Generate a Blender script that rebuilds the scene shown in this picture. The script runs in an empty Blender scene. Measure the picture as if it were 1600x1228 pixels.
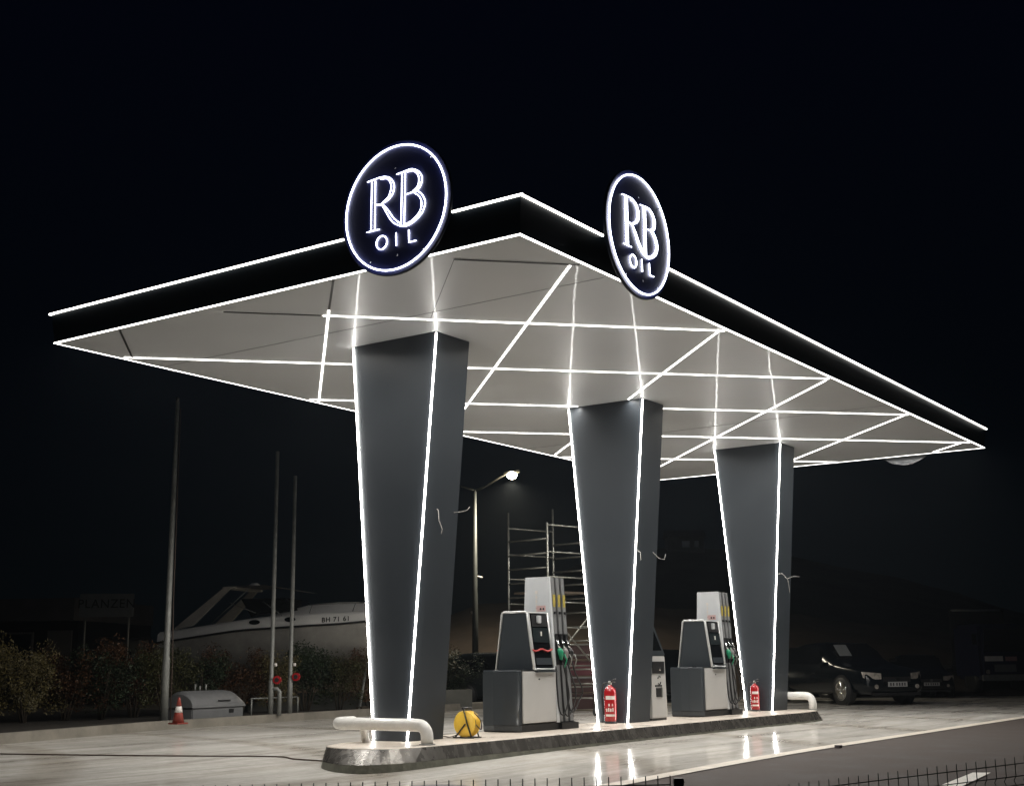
import bpy, math, random
from mathutils import Vector, Matrix
random.seed(7)
R = math.radians
sc = bpy.context.scene
col = sc.collection

# ------------------------------------------------------------------ camera
F, PITCH, ROLL, YAW = 2029.951, R(11.781), R(-0.569), R(34.743)
CAM = Vector((-11.573, -7.895, 1.25))
fw = Vector((math.cos(PITCH)*math.cos(YAW), math.cos(PITCH)*math.sin(YAW), math.sin(PITCH)))
r0 = Vector((math.sin(YAW), -math.cos(YAW), 0)); u0 = r0.cross(fw)
rt = r0*math.cos(ROLL) + u0*math.sin(ROLL); up = -r0*math.sin(ROLL) + u0*math.cos(ROLL)
cd = bpy.data.cameras.new("camera"); cam = bpy.data.objects.new("camera", cd); col.objects.link(cam)
cd.sensor_width = 36; cd.lens = F/1600*36; cd.clip_end = 2000; cd.clip_start = .05
M4 = Matrix((rt, up, -fw)).transposed().to_4x4(); M4.translation = CAM
cam.matrix_world = M4
sc.camera = cam

def at_depth(u, v, d):
    return CAM + d*(fw + rt*((u-800)/F) - up*((v-614)/F))
def at_plane(u, v, z=0.0):
    d = fw + rt*((u-800)/F) - up*((v-614)/F)
    return CAM + d*((z-CAM.z)/d.z)

# ------------------------------------------------------------------ world and exposure
w = bpy.data.worlds.new("World"); sc.world = w; w.use_nodes = True
bg = w.node_tree.nodes["Background"]
wn = w.node_tree
tc = wn.nodes.new("ShaderNodeTexCoord"); sp = wn.nodes.new("ShaderNodeSeparateXYZ")
cr = wn.nodes.new("ShaderNodeValToRGB")
wn.links.new(tc.outputs["Generated"], sp.inputs[0]); wn.links.new(sp.outputs["Z"], cr.inputs[0]); wn.links.new(cr.outputs[0], bg.inputs[0])
cr.color_ramp.elements[0].position = 0.0; cr.color_ramp.elements[0].color = (.0006, .0013, .0016, 1)
cr.color_ramp.elements[1].position = 0.55; cr.color_ramp.elements[1].color = (.0006, .0010, .0034, 1)
bg.inputs[1].default_value = 1.0
sc.view_settings.view_transform = 'Standard'; sc.view_settings.look = 'None'
sc.view_settings.exposure = 0; sc.view_settings.gamma = 1
sc.render.engine = 'CYCLES'
cy = sc.cycles
cy.use_denoising = True; cy.max_bounces = 7; cy.diffuse_bounces = 4; cy.glossy_bounces = 4
cy.sample_clamp_indirect = 6; cy.caustics_reflective = False; cy.caustics_refractive = False
cy.blur_glossy = 0.5; cy.filter_width = 1.5

# ------------------------------------------------------------------ materials
def nt(name):
    m = bpy.data.materials.new(name); m.use_nodes = True
    return m, m.node_tree, m.node_tree.nodes["Principled BSDF"]
def mat(name, c, rough=.5, metal=0., spec=.5, var=.15, scale=3., bump=0., bscale=20., coat=0., crough=.05, rvar=0., stretch=None):
    m, t, b = nt(name)
    b.inputs["Roughness"].default_value = rough; b.inputs["Metallic"].default_value = metal
    b.inputs["Specular IOR Level"].default_value = spec
    b.inputs["Coat Weight"].default_value = coat; b.inputs["Coat Roughness"].default_value = crough
    co = t.nodes.new("ShaderNodeTexCoord"); n = t.nodes.new("ShaderNodeTexNoise")
    n.inputs["Scale"].default_value = scale; n.inputs["Detail"].default_value = 6; n.inputs["Roughness"].default_value = .65
    src = co.outputs["Object"]
    if stretch:
        mp = t.nodes.new("ShaderNodeMapping"); mp.inputs["Scale"].default_value = stretch
        t.links.new(src, mp.inputs[0]); src = mp.outputs[0]
    t.links.new(src, n.inputs["Vector"])
    rp = t.nodes.new("ShaderNodeValToRGB")
    rp.color_ramp.elements[0].position = .3; rp.color_ramp.elements[1].position = .7
    rp.color_ramp.elements[0].color = tuple(x*(1-var) for x in c)+(1,)
    rp.color_ramp.elements[1].color = tuple(min(1, x*(1+var)) for x in c)+(1,)
    t.links.new(n.outputs[0], rp.inputs[0]); t.links.new(rp.outputs[0], b.inputs["Base Color"])
    if rvar:
        mr = t.nodes.new("ShaderNodeMapRange"); mr.inputs["To Min"].default_value = max(.02, rough-rvar); mr.inputs["To Max"].default_value = rough+rvar
        mr.inputs["From Min"].default_value = .3; mr.inputs["From Max"].default_value = .7
        t.links.new(n.outputs[0], mr.inputs[0]); t.links.new(mr.outputs[0], b.inputs["Roughness"])
    if bump:
        n2 = t.nodes.new("ShaderNodeTexNoise"); n2.inputs["Scale"].default_value = bscale; n2.inputs["Detail"].default_value = 4
        t.links.new(src, n2.inputs["Vector"])
        bp = t.nodes.new("ShaderNodeBump"); bp.inputs["Strength"].default_value = bump; bp.inputs["Distance"].default_value = .02
        t.links.new(n2.outputs[0], bp.inputs["Height"]); t.links.new(bp.outputs[0], b.inputs["Normal"])
    return m
def emit(name, c, s):
    m, t, b = nt(name)
    b.inputs["Base Color"].default_value = (.8, .8, .8, 1)
    b.inputs["Emission Color"].default_value = c+(1,); b.inputs["Emission Strength"].default_value = s
    return m

STRIP = emit("led_diffuser", (1, .965, .905), 7)
COLSTRIP = emit("led_diffuser_column", (1, .97, .92), 30)
NEON = emit("neon_tube", (.86, .88, 1), 12)
SOFFIT = None
def soffit_mat():
    m, t, b = nt("soffit_panel")
    b.inputs["Base Color"].default_value = (.55, .53, .49, 1)
    b.inputs["Roughness"].default_value = .42; b.inputs["Specular IOR Level"].default_value = .8
    b.inputs["Coat Weight"].default_value = .12; b.inputs["Coat Roughness"].default_value = .05
    co = t.nodes.new("ShaderNodeTexCoord")
    n = t.nodes.new("ShaderNodeTexNoise"); n.inputs["Scale"].default_value = .8; n.inputs["Detail"].default_value = 2
    t.links.new(co.outputs["Object"], n.inputs["Vector"])
    bp = t.nodes.new("ShaderNodeBump"); bp.inputs["Strength"].default_value = .35; bp.inputs["Distance"].default_value = .02
    t.links.new(n.outputs[0], bp.inputs["Height"]); t.links.new(bp.outputs[0], b.inputs["Normal"]); t.links.new(bp.outputs[0], b.inputs["Coat Normal"])
    n3 = t.nodes.new("ShaderNodeTexNoise"); n3.inputs["Scale"].default_value = .35; n3.inputs["Detail"].default_value = 5
    t.links.new(co.outputs["Object"], n3.inputs["Vector"])
    rp = t.nodes.new("ShaderNodeValToRGB"); rp.color_ramp.elements[0].position = .3; rp.color_ramp.elements[1].position = .75
    rp.color_ramp.elements[0].color = (.35, .355, .358, 1); rp.color_ramp.elements[1].color = (.44, .445, .448, 1)
    t.links.new(n3.outputs[0], rp.inputs[0]); t.links.new(rp.outputs[0], b.inputs["Base Color"])
    return m
SOFFIT = soffit_mat()
def concrete_mat():
    m, t, b = nt("polished_concrete")
    co = t.nodes.new("ShaderNodeTexCoord"); L = t.links.new
    def noise(scale, stretch, detail=6, rough=.6, dist=0.):
        mp = t.nodes.new("ShaderNodeMapping"); mp.inputs["Scale"].default_value = stretch; L(co.outputs["Object"], mp.inputs[0])
        n = t.nodes.new("ShaderNodeTexNoise"); n.inputs["Scale"].default_value = scale; n.inputs["Detail"].default_value = detail
        n.inputs["Roughness"].default_value = rough; n.inputs["Distortion"].default_value = dist
        L(mp.outputs[0], n.inputs["Vector"]); return n.outputs[0]
    def ramp(s, a, bb, ca, cb):
        r = t.nodes.new("ShaderNodeValToRGB"); r.color_ramp.elements[0].position = a; r.color_ramp.elements[1].position = bb
        r.color_ramp.elements[0].color = ca+(1,); r.color_ramp.elements[1].color = cb+(1,); L(s, r.inputs[0]); return r.outputs[0]
    def mul(a, bb, f=1.):
        x = t.nodes.new("ShaderNodeMix"); x.data_type = 'RGBA'; x.blend_type = 'MULTIPLY'; x.inputs[0].default_value = f
        L(a, x.inputs[6]); L(bb, x.inputs[7]); return x.outputs[2]
    base = ramp(noise(.28, (1, 1, 1), 7, .6, .6), .3, .7, (.50, .488, .46), (.74, .725, .69))
    tracks = ramp(noise(1.1, (.16, 1.7, 1), 8, .7, 1.2), .32, .56, (.66, .63, .60), (1, 1, 1))
    fine = ramp(noise(9, (1, 1, 1), 8, .75), .3, .7, (.80, .79, .77), (1.06, 1.05, 1.03))
    spots = ramp(noise(2.3, (1, 1, 1), 3, .5), .2, .36, (.8, .77, .73), (1, 1, 1))
    c = mul(mul(mul(base, tracks), fine), spots)
    # curved tyre marks
    wv = t.nodes.new("ShaderNodeTexWave"); wv.wave_type = 'RINGS'; wv.rings_direction = 'Z'
    mp = t.nodes.new("ShaderNodeMapping"); mp.inputs["Location"].default_value = (9.0, -14.0, 0); mp.inputs["Scale"].default_value = (1, 1, 1)
    L(co.outputs["Object"], mp.inputs[0]); L(mp.outputs[0], wv.inputs[0])
    wv.inputs["Scale"].default_value = .085; wv.inputs["Distortion"].default_value = 2.2; wv.inputs["Detail"].default_value = 3
    c = mul(c, ramp(wv.outputs["Fac"], .01, .10, (.72, .69, .65), (1, 1, 1)), .8)
    L(c, b.inputs["Base Color"])
    mr = t.nodes.new("ShaderNodeMapRange"); mr.inputs["From Min"].default_value = .3; mr.inputs["From Max"].default_value = .7
    mr.inputs["To Min"].default_value = .07; mr.inputs["To Max"].default_value = .2; b.inputs["Specular IOR Level"].default_value = .05
    L(noise(.9, (.4, 1.5, 1), 6, .6), mr.inputs[0]); L(mr.outputs[0], b.inputs["Roughness"])
    bp = t.nodes.new("ShaderNodeBump"); bp.inputs["Strength"].default_value = .25; bp.inputs["Distance"].default_value = .01
    L(noise(5, (.5, 1.4, 1), 4, .6), bp.inputs["Height"]); L(bp.outputs[0], b.inputs["Normal"])
    return m
CONC = concrete_mat()
ASPH = mat("asphalt", (.056, .045, .040), .75, spec=.2, var=.28, scale=1.4, bump=.5, bscale=60, rvar=.12)
SOIL = mat("dark_soil", (.028, .022, .016), .95, var=.5, scale=2, bump=.8, bscale=9)
EDGE = mat("concrete_edge", (.50, .45, .38), .5, var=.2, scale=3, bump=.2, bscale=15)
KERB = mat("kerb_concrete", (.22, .20, .165), .7, var=.3, scale=1.6, bump=.3, bscale=12)
DECK = mat("island_deck", (.56, .50, .43), .32, var=.14, scale=1.7, rvar=.1)
STEEL = mat("stained_steel_skirt", (.13, .122, .11), .27, metal=.6, var=.32, scale=7, rvar=.06, bump=.04, bscale=4, stretch=(1, 1, .35))
BASEC = mat("footing_concrete", (.12, .12, .095), .8, var=.35, scale=6, bump=.4)
CLAD = mat("slate_cladding", (.032, .038, .045), .42, metal=0, spec=.28, var=.07, scale=.8, rvar=.05, bump=.06, bscale=1.2)
FASC = mat("fascia_cladding", (.0025, .005, .0075), .35, spec=.12, var=.1, scale=1, bump=.03, bscale=1.5)
NAVY = mat("navy_sign_face", (.014, .018, .075), .4, var=.12, scale=2)
BACKP = mat("sign_back", (.028, .031, .034), .6, var=.1)
NAVYE = mat("navy_sign_rim", (.003, .005, .012), .5, spec=.1, var=.1)
WPIPE = mat("white_painted_pipe", (.74, .73, .70), .28, var=.1, scale=6, coat=.3)
POLEM = mat("dull_grey_pole", (.028, .032, .03), .6, var=.2)
GALV = mat("galvanised_steel", (.22, .225, .21), .5, metal=.25, var=.2, scale=7)
ALU = mat("aluminium", (.16, .16, .14), .35, metal=.6, var=.2, scale=9)
BLK = mat("black_plastic", (.012, .012, .013), .4, var=.2)
RUB = mat("black_rubber", (.014, .014, .014), .55, var=.2)
PGREY = mat("pump_dark_grey", (.042, .050, .058), .34, metal=.2, var=.06, scale=2, coat=.2)
PPANEL = mat("pump_panel", (.48, .475, .465), .4, metal=.0, var=.05, scale=2)
PSILV = mat("pump_silver", (.62, .64, .66), .35, metal=.1, var=.05, scale=2)
PFRAME = mat("pump_frame", (.62, .63, .63), .3, metal=.3, var=.04)
SCREEN = mat("display_glass", (.006, .007, .008), .08, var=.1)
REDP = mat("red_paint", (.36, .010, .014), .25, var=.12, coat=.5)
REDTAPE = mat("red_tape", (.55, .05, .05), .5, var=.2)
WLAB = mat("white_label", (.72, .68, .64), .5, var=.1)
YEL = mat("yellow_plastic", (.95, .60, .07), .4, var=.1)
CHAN = mat("hose_channel_grey", (.20, .205, .21), .4, metal=.1, var=.1)
YLAB = mat("yellow_label", (.42, .33, .06), .5, var=.25, scale=25)
GRN = mat("green_nozzle", (.01, .26, .13), .4, var=.1)
GRYN = mat("grey_nozzle", (.22, .20, .20), .4, var=.1)
CHROME = mat("chrome", (.75, .76, .76), .15, metal=1., var=.05)
CARB = mat("black_car_paint", (.004, .006, .008), .2, var=.1, spec=.35, coat=.2)
CARG = mat("dark_grey_car_paint", (.02, .026, .028), .15, var=.1, coat=.6)
CGLASS = mat("car_glass", (.004, .005, .006), .05, var=.1)
LENS = mat("headlight_lens", (.55, .50, .44), .12, metal=.5, var=.5, scale=14)
PLATE = mat("number_plate", (.36, .36, .36), .4, var=.1)
PAPER = mat("paper", (.2, .21, .21), .8, var=.1)
GEL = mat("boat_gelcoat", (.80, .79, .76), .4, var=.06, scale=1, coat=.2)
GELD = mat("boat_antifouling_and_shaded_arch", (.34, .325, .295), .6, var=.15)
CANV = mat("boat_canvas", (.012, .014, .018), .8, var=.2)
TANKM = mat("grey_plastic_lid", (.15, .152, .155), .5, var=.12, scale=4)
BARK = mat("shrub_bark", (.06, .045, .03), .9, var=.3)
LEAFS = [mat("hedge_leaves", (.048, .048, .012), .6, var=.5, scale=3), mat("hedge_leaves_bronze", (.085, .036, .012), .6, var=.5, scale=3), mat("hedge_leaves_olive", (.080, .062, .015), .6, var=.5, scale=3), mat("hedge_leaves_deep", (.020, .034, .012), .6, var=.5, scale=3)]
WALLM = mat("rendered_wall", (.10, .10, .088), .85, var=.3, scale=1.2)
BLDG = mat("building_wall", (.20, .185, .175), .85, var=.2, scale=.6)
BLDD = mat("building_dark", (.010, .010, .013), .6, var=.2)
SIGNW = mat("sign_board", (.22, .235, .235), .6, var=.12)
MAROON = mat("maroon_crate", (.034, .012, .011), .6, var=.3)
HILLM = mat("brown_slope", (.048, .034, .024), .95, var=.45, scale=.35, bump=.6, bscale=1.5)
HILLF = mat("dark_far_slope", (.05, .055, .035), .95, var=.4, scale=.1)
FEN = mat("fence_coating", (.012, .022, .018), .5, var=.1)
BLUE = mat("blue_truck_paint", (.004, .006, .03), .3, var=.1)
MARK = mat("white_road_paint", (.78, .76, .70), .55, var=.12, scale=8)
IRON = mat("cast_iron", (.06, .05, .055), .55, var=.3, scale=14, bump=.6, bscale=30)
CABL = mat("cable_dark", (.05, .03, .02), .6, var=.2)
WIRE = mat("white_wire", (.30, .29, .27), .5, var=.1)
CONEM = mat("cone_orange", (.24, .035, .022), .5, var=.15, scale=9)

# ------------------------------------------------------------------ mesh helpers
class MB:
    def __init__(s): s.v = []; s.f = []; s.sm = []
    def poly(s, pts, smooth=False):
        n = len(s.v); s.v += [Vector(p) for p in pts]; s.f.append(tuple(range(n, n+len(pts)))); s.sm.append(smooth); return s
    def grid(s, rows, closed=False, smooth=True, caps=False):
        n = len(s.v); k = len(rows[0])
        for r in rows: s.v += [Vector(p) for p in r]
        for i in range(len(rows)-1):
            for j in range(k if closed else k-1):
                a = n+i*k+j; b = n+i*k+(j+1) % k
                s.f.append((a, b, b+k, a+k)); s.sm.append(smooth)
        if caps:
            s.f.append(tuple(n+j for j in range(k))[::-1]); s.sm.append(False)
            m = n+(len(rows)-1)*k; s.f.append(tuple(m+j for j in range(k))); s.sm.append(False)
        return s
    def box(s, x0, x1, y0, y1, z0, z1):
        return s.grid([[(x0, y0, z), (x1, y0, z), (x1, y1, z), (x0, y1, z)] for z in (z0, z1)], True, False, True)
    def obox(s, c, ax, ay, az):
        c, ax, ay, az = map(Vector, (c, ax, ay, az))
        return s.grid([[c-ax-ay+az*k, c+ax-ay+az*k, c+ax+ay+az*k, c-ax+ay+az*k] for k in (-1, 1)], True, False, True)
    def frustum(s, bot, top): return s.grid([bot, top], True, False, True)
    def prism(s, pts, a, b, smooth=False):   # pts list of 3-vectors, extruded by a..b offset vectors
        a = Vector(a); b = Vector(b)
        return s.grid([[Vector(p)+a for p in pts], [Vector(p)+b for p in pts]], True, smooth, True)
    def tube(s, pts, r, n=10, closed=False, caps=True):
        pts = [Vector(p) for p in pts]; m = len(pts)
        rs = r if isinstance(r, (list, tuple)) else [r]*m
        rows = []; prev = None
        for i, p in enumerate(pts):
            a = pts[(i-1) % m] if (closed or i > 0) else p; b = pts[(i+1) % m] if (closed or i < m-1) else p
            t = (b-a).normalized()
            if prev is None:
                x = t.cross(Vector((0, 0, 1)));
                if x.length < .05: x = t.cross(Vector((1, 0, 0)))
                x.normalize()
            else:
                x = prev - t*prev.dot(t); x.normalize()
            prev = x; y = t.cross(x)
            rows.append([p + (x*math.cos(2*math.pi*k/n)+y*math.sin(2*math.pi*k/n))*rs[i] for k in range(n)])
        if closed: rows.append(rows[0]); return s.grid(rows, True, True, False)
        return s.grid(rows, True, True, caps)
    def lathe(s, prof, c=(0, 0, 0), n=24, axis='z'):
        c = Vector(c); rows = []
        for r, h in prof:
            row = []
            for k in range(n):
                a = 2*math.pi*k/n
                if axis == 'z': row.append(c+Vector((r*math.cos(a), r*math.sin(a), h)))
                elif axis == 'x': row.append(c+Vector((h, r*math.cos(a), r*math.sin(a))))
                else: row.append(c+Vector((r*math.sin(a), h, r*math.cos(a))))
            rows.append(row)
        return s.grid(rows, True, True, True)
    def build(s, name, m, parent=None, loc=None, bevel=0, recenter=True):
        me = bpy.data.meshes.new(name)
        org = Vector((0, 0, 0))
        if parent is None and loc is None:
            xs = [v.x for v in s.v]; ys = [v.y for v in s.v]; zs = [v.z for v in s.v]
            org = Vector(((min(xs)+max(xs))/2, (min(ys)+max(ys))/2, min(zs)))
            if not recenter: org = Vector((0, 0, 0))
        me.from_pydata([tuple(v-org) for v in s.v], [], s.f)
        me.polygons.foreach_set("use_smooth", s.sm)
        me.materials.append(m)
        import bmesh
        bm = bmesh.new(); bm.from_mesh(me); bmesh.ops.recalc_face_normals(bm, faces=bm.faces)
        if bevel:
            es = [e for e in bm.edges if len(e.link_faces) == 2 and e.calc_face_angle(0) > .5]
            bmesh.ops.bevel(bm, geom=es, offset=bevel, segments=2, affect='EDGES', clamp_overlap=True)
        bm.to_mesh(me); bm.free(); me.update()
        o = bpy.data.objects.new(name, me); col.objects.link(o)
        if parent: o.parent = parent
        else: o.location = org if loc is None else loc
        return o
def tag(o, label=None, cat=None, group=None, kind=None):
    if label: o['label'] = label
    if cat: o['category'] = cat
    if group: o['group'] = group
    if kind: o['kind'] = kind
    return o
def empty(name, loc, rz=0, label=None, cat=None, group=None):
    o = bpy.data.objects.new(name, None); col.objects.link(o); o.location = loc; o.rotation_euler = (0, 0, rz); o.empty_display_size = .2
    return tag(o, label, cat, group)
KIDS = {}
def kids(o): return [c for c in bpy.data.objects if c.parent == o]
def copy_tree(o, parent=None):
    c = o.copy(); col.objects.link(c)
    if parent: c.parent = parent
    for ch in kids(o): copy_tree(ch, c)
    return c
def text_mesh(name, body, size, m, parent, mtx, depth=.004, spacing=1., bold=.0):
    cu = bpy.data.curves.new(name, 'FONT'); cu.body = body; cu.size = size; cu.extrude = depth; cu.align_x = 'CENTER'; cu.align_y = 'CENTER'; cu.space_character = spacing; cu.offset = size*bold
    o = bpy.data.objects.new("tmp", cu); col.objects.link(o); bpy.context.view_layer.update()
    me = bpy.data.meshes.new_from_object(o.evaluated_get(bpy.context.evaluated_depsgraph_get())); bpy.data.objects.remove(o); bpy.data.curves.remove(cu)
    me.materials.clear(); me.materials.append(m); me.transform(mtx)
    t = bpy.data.objects.new(name, me); col.objects.link(t); t.parent = parent; return t
def basis(origin, X, Y):
    X = Vector(X).normalized(); Y = Vector(Y).normalized(); Z = X.cross(Y)
    m = Matrix((X, Y, Z)).transposed().to_4x4(); m.translation = Vector(origin); return m

# ------------------------------------------------------------------ setting
def sheet(name, pts, z, m, label, cat):
    o = MB().poly([(x, y, z) for x, y in pts]).build(name, m, loc=(0, 0, 0))
    return tag(o, label, cat, kind='structure')
def gz(x, y): return -.085*math.exp(-((x+.3)**2+(y-1.6)**2)/(2*3.0**2))
def dip(name, xs, ylo, yhi, ny, z, m, label, cat):
    rows = []
    for x in xs:
        a, b = ylo, (yhi(x) if callable(yhi) else yhi)
        rows.append([(x, a+(b-a)*i/ny, z+gz(x, a+(b-a)*i/ny)) for i in range(ny+1)])
    o = MB().grid(rows, False, True).build(name, m, loc=(0, 0, 0))
    return tag(o, label, cat, kind='structure')
sheet("ground", [(-300, -300), (500, -300), (500, 500), (-300, 500)], -.15, SOIL, "dark bare ground stretching away behind the filling station", "ground")
KP = [(-16, 6.2), (-6, 9.6), (2.15, 12.3), (6.6, 13.65), (12.7, 14.35), (18.5, 14.85), (26, 15.5), (36, 16.2)]
def ky(x):
    for (a, b), (c, d) in zip(KP, KP[1:]):
        if a <= x <= c: return b+(d-b)*(x-a)/(c-a)
    return 6.2 if x < 0 else 16.2
XS = [-40, -30, -22, -16, -12, -10]+[-9+i*.75 for i in range(25)]+[10.5, 12.7, 15, 18.5, 22, 26, 31, 36]
dip("road", XS+[50, 70], -16, -.35, 24, -.006, ASPH, "brown grey asphalt road in front of the concrete forecourt", "road")
dip("forecourt", XS, -.35, ky, 30, 0, CONC, "beige stained concrete forecourt under the canopy", "forecourt")
sheet("road_beyond", [(36.0, -.35), (70, -.35), (70, 40), (36, 40)], -.006, ASPH, "dark asphalt yard where the cars are parked", "yard")
dip("forecourt_edge", XS, -.42, -.16, 1, .004, EDGE, "pale concrete edging strip between forecourt and road", "edging")
# kerb
def offs(P, d):
    out = []
    for i, p in enumerate(P):
        a = Vector(P[max(0, i-1)]); b = Vector(P[min(len(P)-1, i+1)]); t = (b-a).normalized(); out.append((p[0]-t.y*d, p[1]+t.x*d))
    return out
k = MB(); o1 = offs(KP, .16)
k.grid([[(p[0], p[1], -.01) for p in KP], [(p[0]+.0, p[1]+.01, .17) for p in KP], [(p[0], p[1], .18) for p in offs(KP, .025)], [(p[0], p[1], .18) for p in o1], [(p[0], p[1], -.01) for p in o1]], False, False)
tag(k.build("kerb", KERB, loc=(0, 0, 0)), "raised concrete kerb along the back of the forecourt in front of the hedge", "kerb", kind='structure')
bed = offs(KP, .16); far = offs(KP, 12)
MB().grid([[(p[0], p[1], .13) for p in bed], [(p[0], p[1], .10) for p in far]], False, False).build("planting_bed", SOIL, loc=(0, 0, 0))
tag(bpy.data.objects["planting_bed"], "dark soil bed behind the kerb", "soil", kind='structure')
# kerb joints as thin grooves are in the material; slopes
def slope(name, us, ridge, d, m, label, drop=30, base=-1.5):
    rows = []
    foot = []; mid = []; top = []; back = []
    for u, y in zip(us, ridge):
        p = at_depth(u, y, d); q = at_depth(u, 1040, d-drop)
        foot.append((q.x, q.y, -.5)); 
        mid.append(((q.x+p.x)/2, (q.y+p.y)/2, p.z*.62)); top.append(tuple(p)); b = CAM+(p-CAM)*1.6; back.append((b.x, b.y, p.z*.9))
    return tag(MB().grid([foot, mid, top, back], False, True).build(name, m, loc=(0, 0, 0)), label, "hill", kind='structure')
rnd = random.Random(3)
us = list(range(200, 1901, 50))
def interp(tab, u):
    for (a, b), (c, d) in zip(tab, tab[1:]):
        if a <= u <= c: return b+(d-b)*(u-a)/(c-a)
    return tab[-1][1] if u > tab[-1][0] else tab[0][1]
t1 = [(200, 1030), (620, 1010), (700, 958), (760, 940), (860, 935), (1000, 945), (1240, 960), (1450, 985), (1700, 1010)]
slope("hill", us, [interp(t1, u)+rnd.uniform(-4, 4) for u in us], 60, HILLM, "bare brown earth slope behind the street lamp and the scaffold", 14)
t2 = [(200, 1030), (700, 1000), (900, 880), (1060, 850), (1240, 868), (1420, 905), (1600, 958), (1900, 1000)]
slope("far_hill", us, [interp(t2, u)+rnd.uniform(-3, 3) for u in us], 190, HILLF, "dark far hillside rising behind the cars", 60)

# ------------------------------------------------------------------ canopy
A, B, ZS, FH, FL = 8.426, 18.8, 5.997, .43, .05
can = empty("filling_station_canopy", (0, 0, ZS), 0, "flat rectangular canopy with grey panelled soffit and white light lines", "canopy")
def cpart(mb, name, m, parent=None, bevel=0):
    for v in mb.v: v -= Vector((0, 0, ZS))
    return mb.build(name, m, parent or can, bevel=bevel)
so = cpart(MB().box(.02, B-.02, .02, A-.02, ZS, ZS+.05), "soffit", SOFFIT)
cpart(MB().box(.02, B-.02, .02, A-.02, ZS+.30, ZS+.34), "roof_deck", FASC)
# fascias: slightly outward leaning
def fascia(p0, p1, q0, q1):
    p0, p1, q0, q1 = map(Vector, (p0, p1, q0, q1)); inn = Vector(((A+B)/4*0+B/2, A/2, 0))
    def inset(v): return v + Vector((.04 if v.x < B/2 else -.04, .04 if v.y < A/2 else -.04, 0))
    mb = MB().grid([[p0, p1], [q0, q1], [inset(q1) if False else inset(q0), inset(q1)], [inset(p0), inset(p1)], [p0, p1]], False, False)
    return cpart(mb, "fascia", FASC)
LO = [(0, 0, ZS+.018), (B, 0, ZS+.018), (B, A, ZS+.018), (0, A, ZS+.018)]
HI = [(-FL, -FL, ZS+FH), (B+FL, -FL, ZS+FH), (B+FL, A+FL, ZS+FH), (-FL, A+FL, ZS+FH)]
for i in range(4):
    j = (i+1) % 4; fascia(LO[i], LO[j], HI[i], HI[j])
S1C = (1.65, 6.61); S2C = (2.385, 6.60)   # sign centres along the edge
LAMP_W = 12.5    # radiant watts per metre of downward lens
def bar(p0, p1, wx, wz, name="light_strip", m=STRIP, lamp=False):
    p0 = Vector(p0); p1 = Vector(p1); t = (p1-p0).normalized(); s = t.cross(Vector((0, 0, 1))).normalized(); u = Vector((0, 0, 1))
    if lamp:     # the strip's own light: a lensed downward area lamp along the diffuser
        ld = bpy.data.lights.new("strip_lamp", 'AREA'); ld.shape = 'RECTANGLE'; ld.size = (p1-p0).length; ld.size_y = .02
        ld.energy = LAMP_W*(p1-p0).length; ld.color = (1, .962, .905); ld.spread = R(158)
        lo = bpy.data.objects.new("strip_lamp", ld); col.objects.link(lo); lo.parent = can
        lo.location = (p0+p1)/2-Vector((0, 0, wz/2+.002))-can.location; lo.rotation_euler = (0, 0, math.atan2(t.y, t.x))
    return cpart(MB().obox((p0+p1)/2, t*((p1-p0).length/2), s*wx/2, u*wz/2), name, m)
g = 1.0; zt = ZS+FH+.012; o_ = FL+.022
# top strips (interrupted at the signs)
bar((-o_, .91, zt), (-o_, -o_-.02, zt), .021, .023); bar((-o_, A+o_, zt), (-o_, 2.61, zt), .021, .023)
bar((-o_+.025, -o_, zt), (1.72, -o_, zt), .021, .023); bar((3.44, -o_, zt), (B+o_, -o_, zt), .021, .023)
bar((B+o_, -o_+.03, zt), (B+o_, A+o_, zt), .021, .023); bar((-o_+.03, A+o_, zt), (B+o_-.03, A+o_, zt), .021, .023)
# bottom edge strips
zb = ZS+.005
bar((.003, -.012, zb), (.003, A+.012, zb), .024, .014, lamp=True); bar((.019, .003, zb), (B-.019, .003, zb), .024, .014, lamp=True)
bar((B-.003, -.012, zb), (B-.003, A+.012, zb), .024, .014, lamp=True); bar((.019, A-.003, zb), (B-.019, A-.003, zb), .024, .014, lamp=True)
# lattice on the soffit: two families of 45 degree lines
CC = 4.218; COLS = [2.841, 8.94, 15.149]; WT, WB, TH = .787, .293, .808
def lat(p0, p1, lit=True):
    p0 = Vector(p0+(ZS-.005,)); p1 = Vector(p1+(ZS-.005,))
    if (p1-p0).length < .12: return
    bar(p0, p1, .028 if lit else .03, .005 if lit else .004, "light_strip" if lit else "unlit_channel", STRIP if lit else BLK, lamp=lit)
def clip(fam, c, lit_rng=None):
    # fam +1: x-y=c ; fam -1: x+y=c ; returns pieces outside the columns
    lo, hi = (.15, A-.05)
    if fam > 0: lo = max(.15, .05-c); hi = min(A-.15, B-.15-c)
    else: lo = max(.06, c-B+.06); hi = min(A-.1, c-.25)
    ys = [lo, hi]; cuts = []
    for cx in COLS:
        yin = [y for y in [CC-WT+i*(2*WT)/200 for i in range(201)] if cx-.03 < ((c+y) if fam > 0 else (c-y)) < cx+TH+.03]
        if yin: cuts.append((min(yin)-.02, max(yin)+.02))
    segs = [(lo, hi)]
    for a, b in cuts:
        n = []
        for s, e in segs:
            if b <= s or a >= e: n.append((s, e)); continue
            if a > s: n.append((s, a))
            if b < e: n.append((b, e))
        segs = n
    X = (lambda y: c+y) if fam > 0 else (lambda y: c-y)
    return [((X(s), s), (X(e), e)) for s, e in segs]
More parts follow.
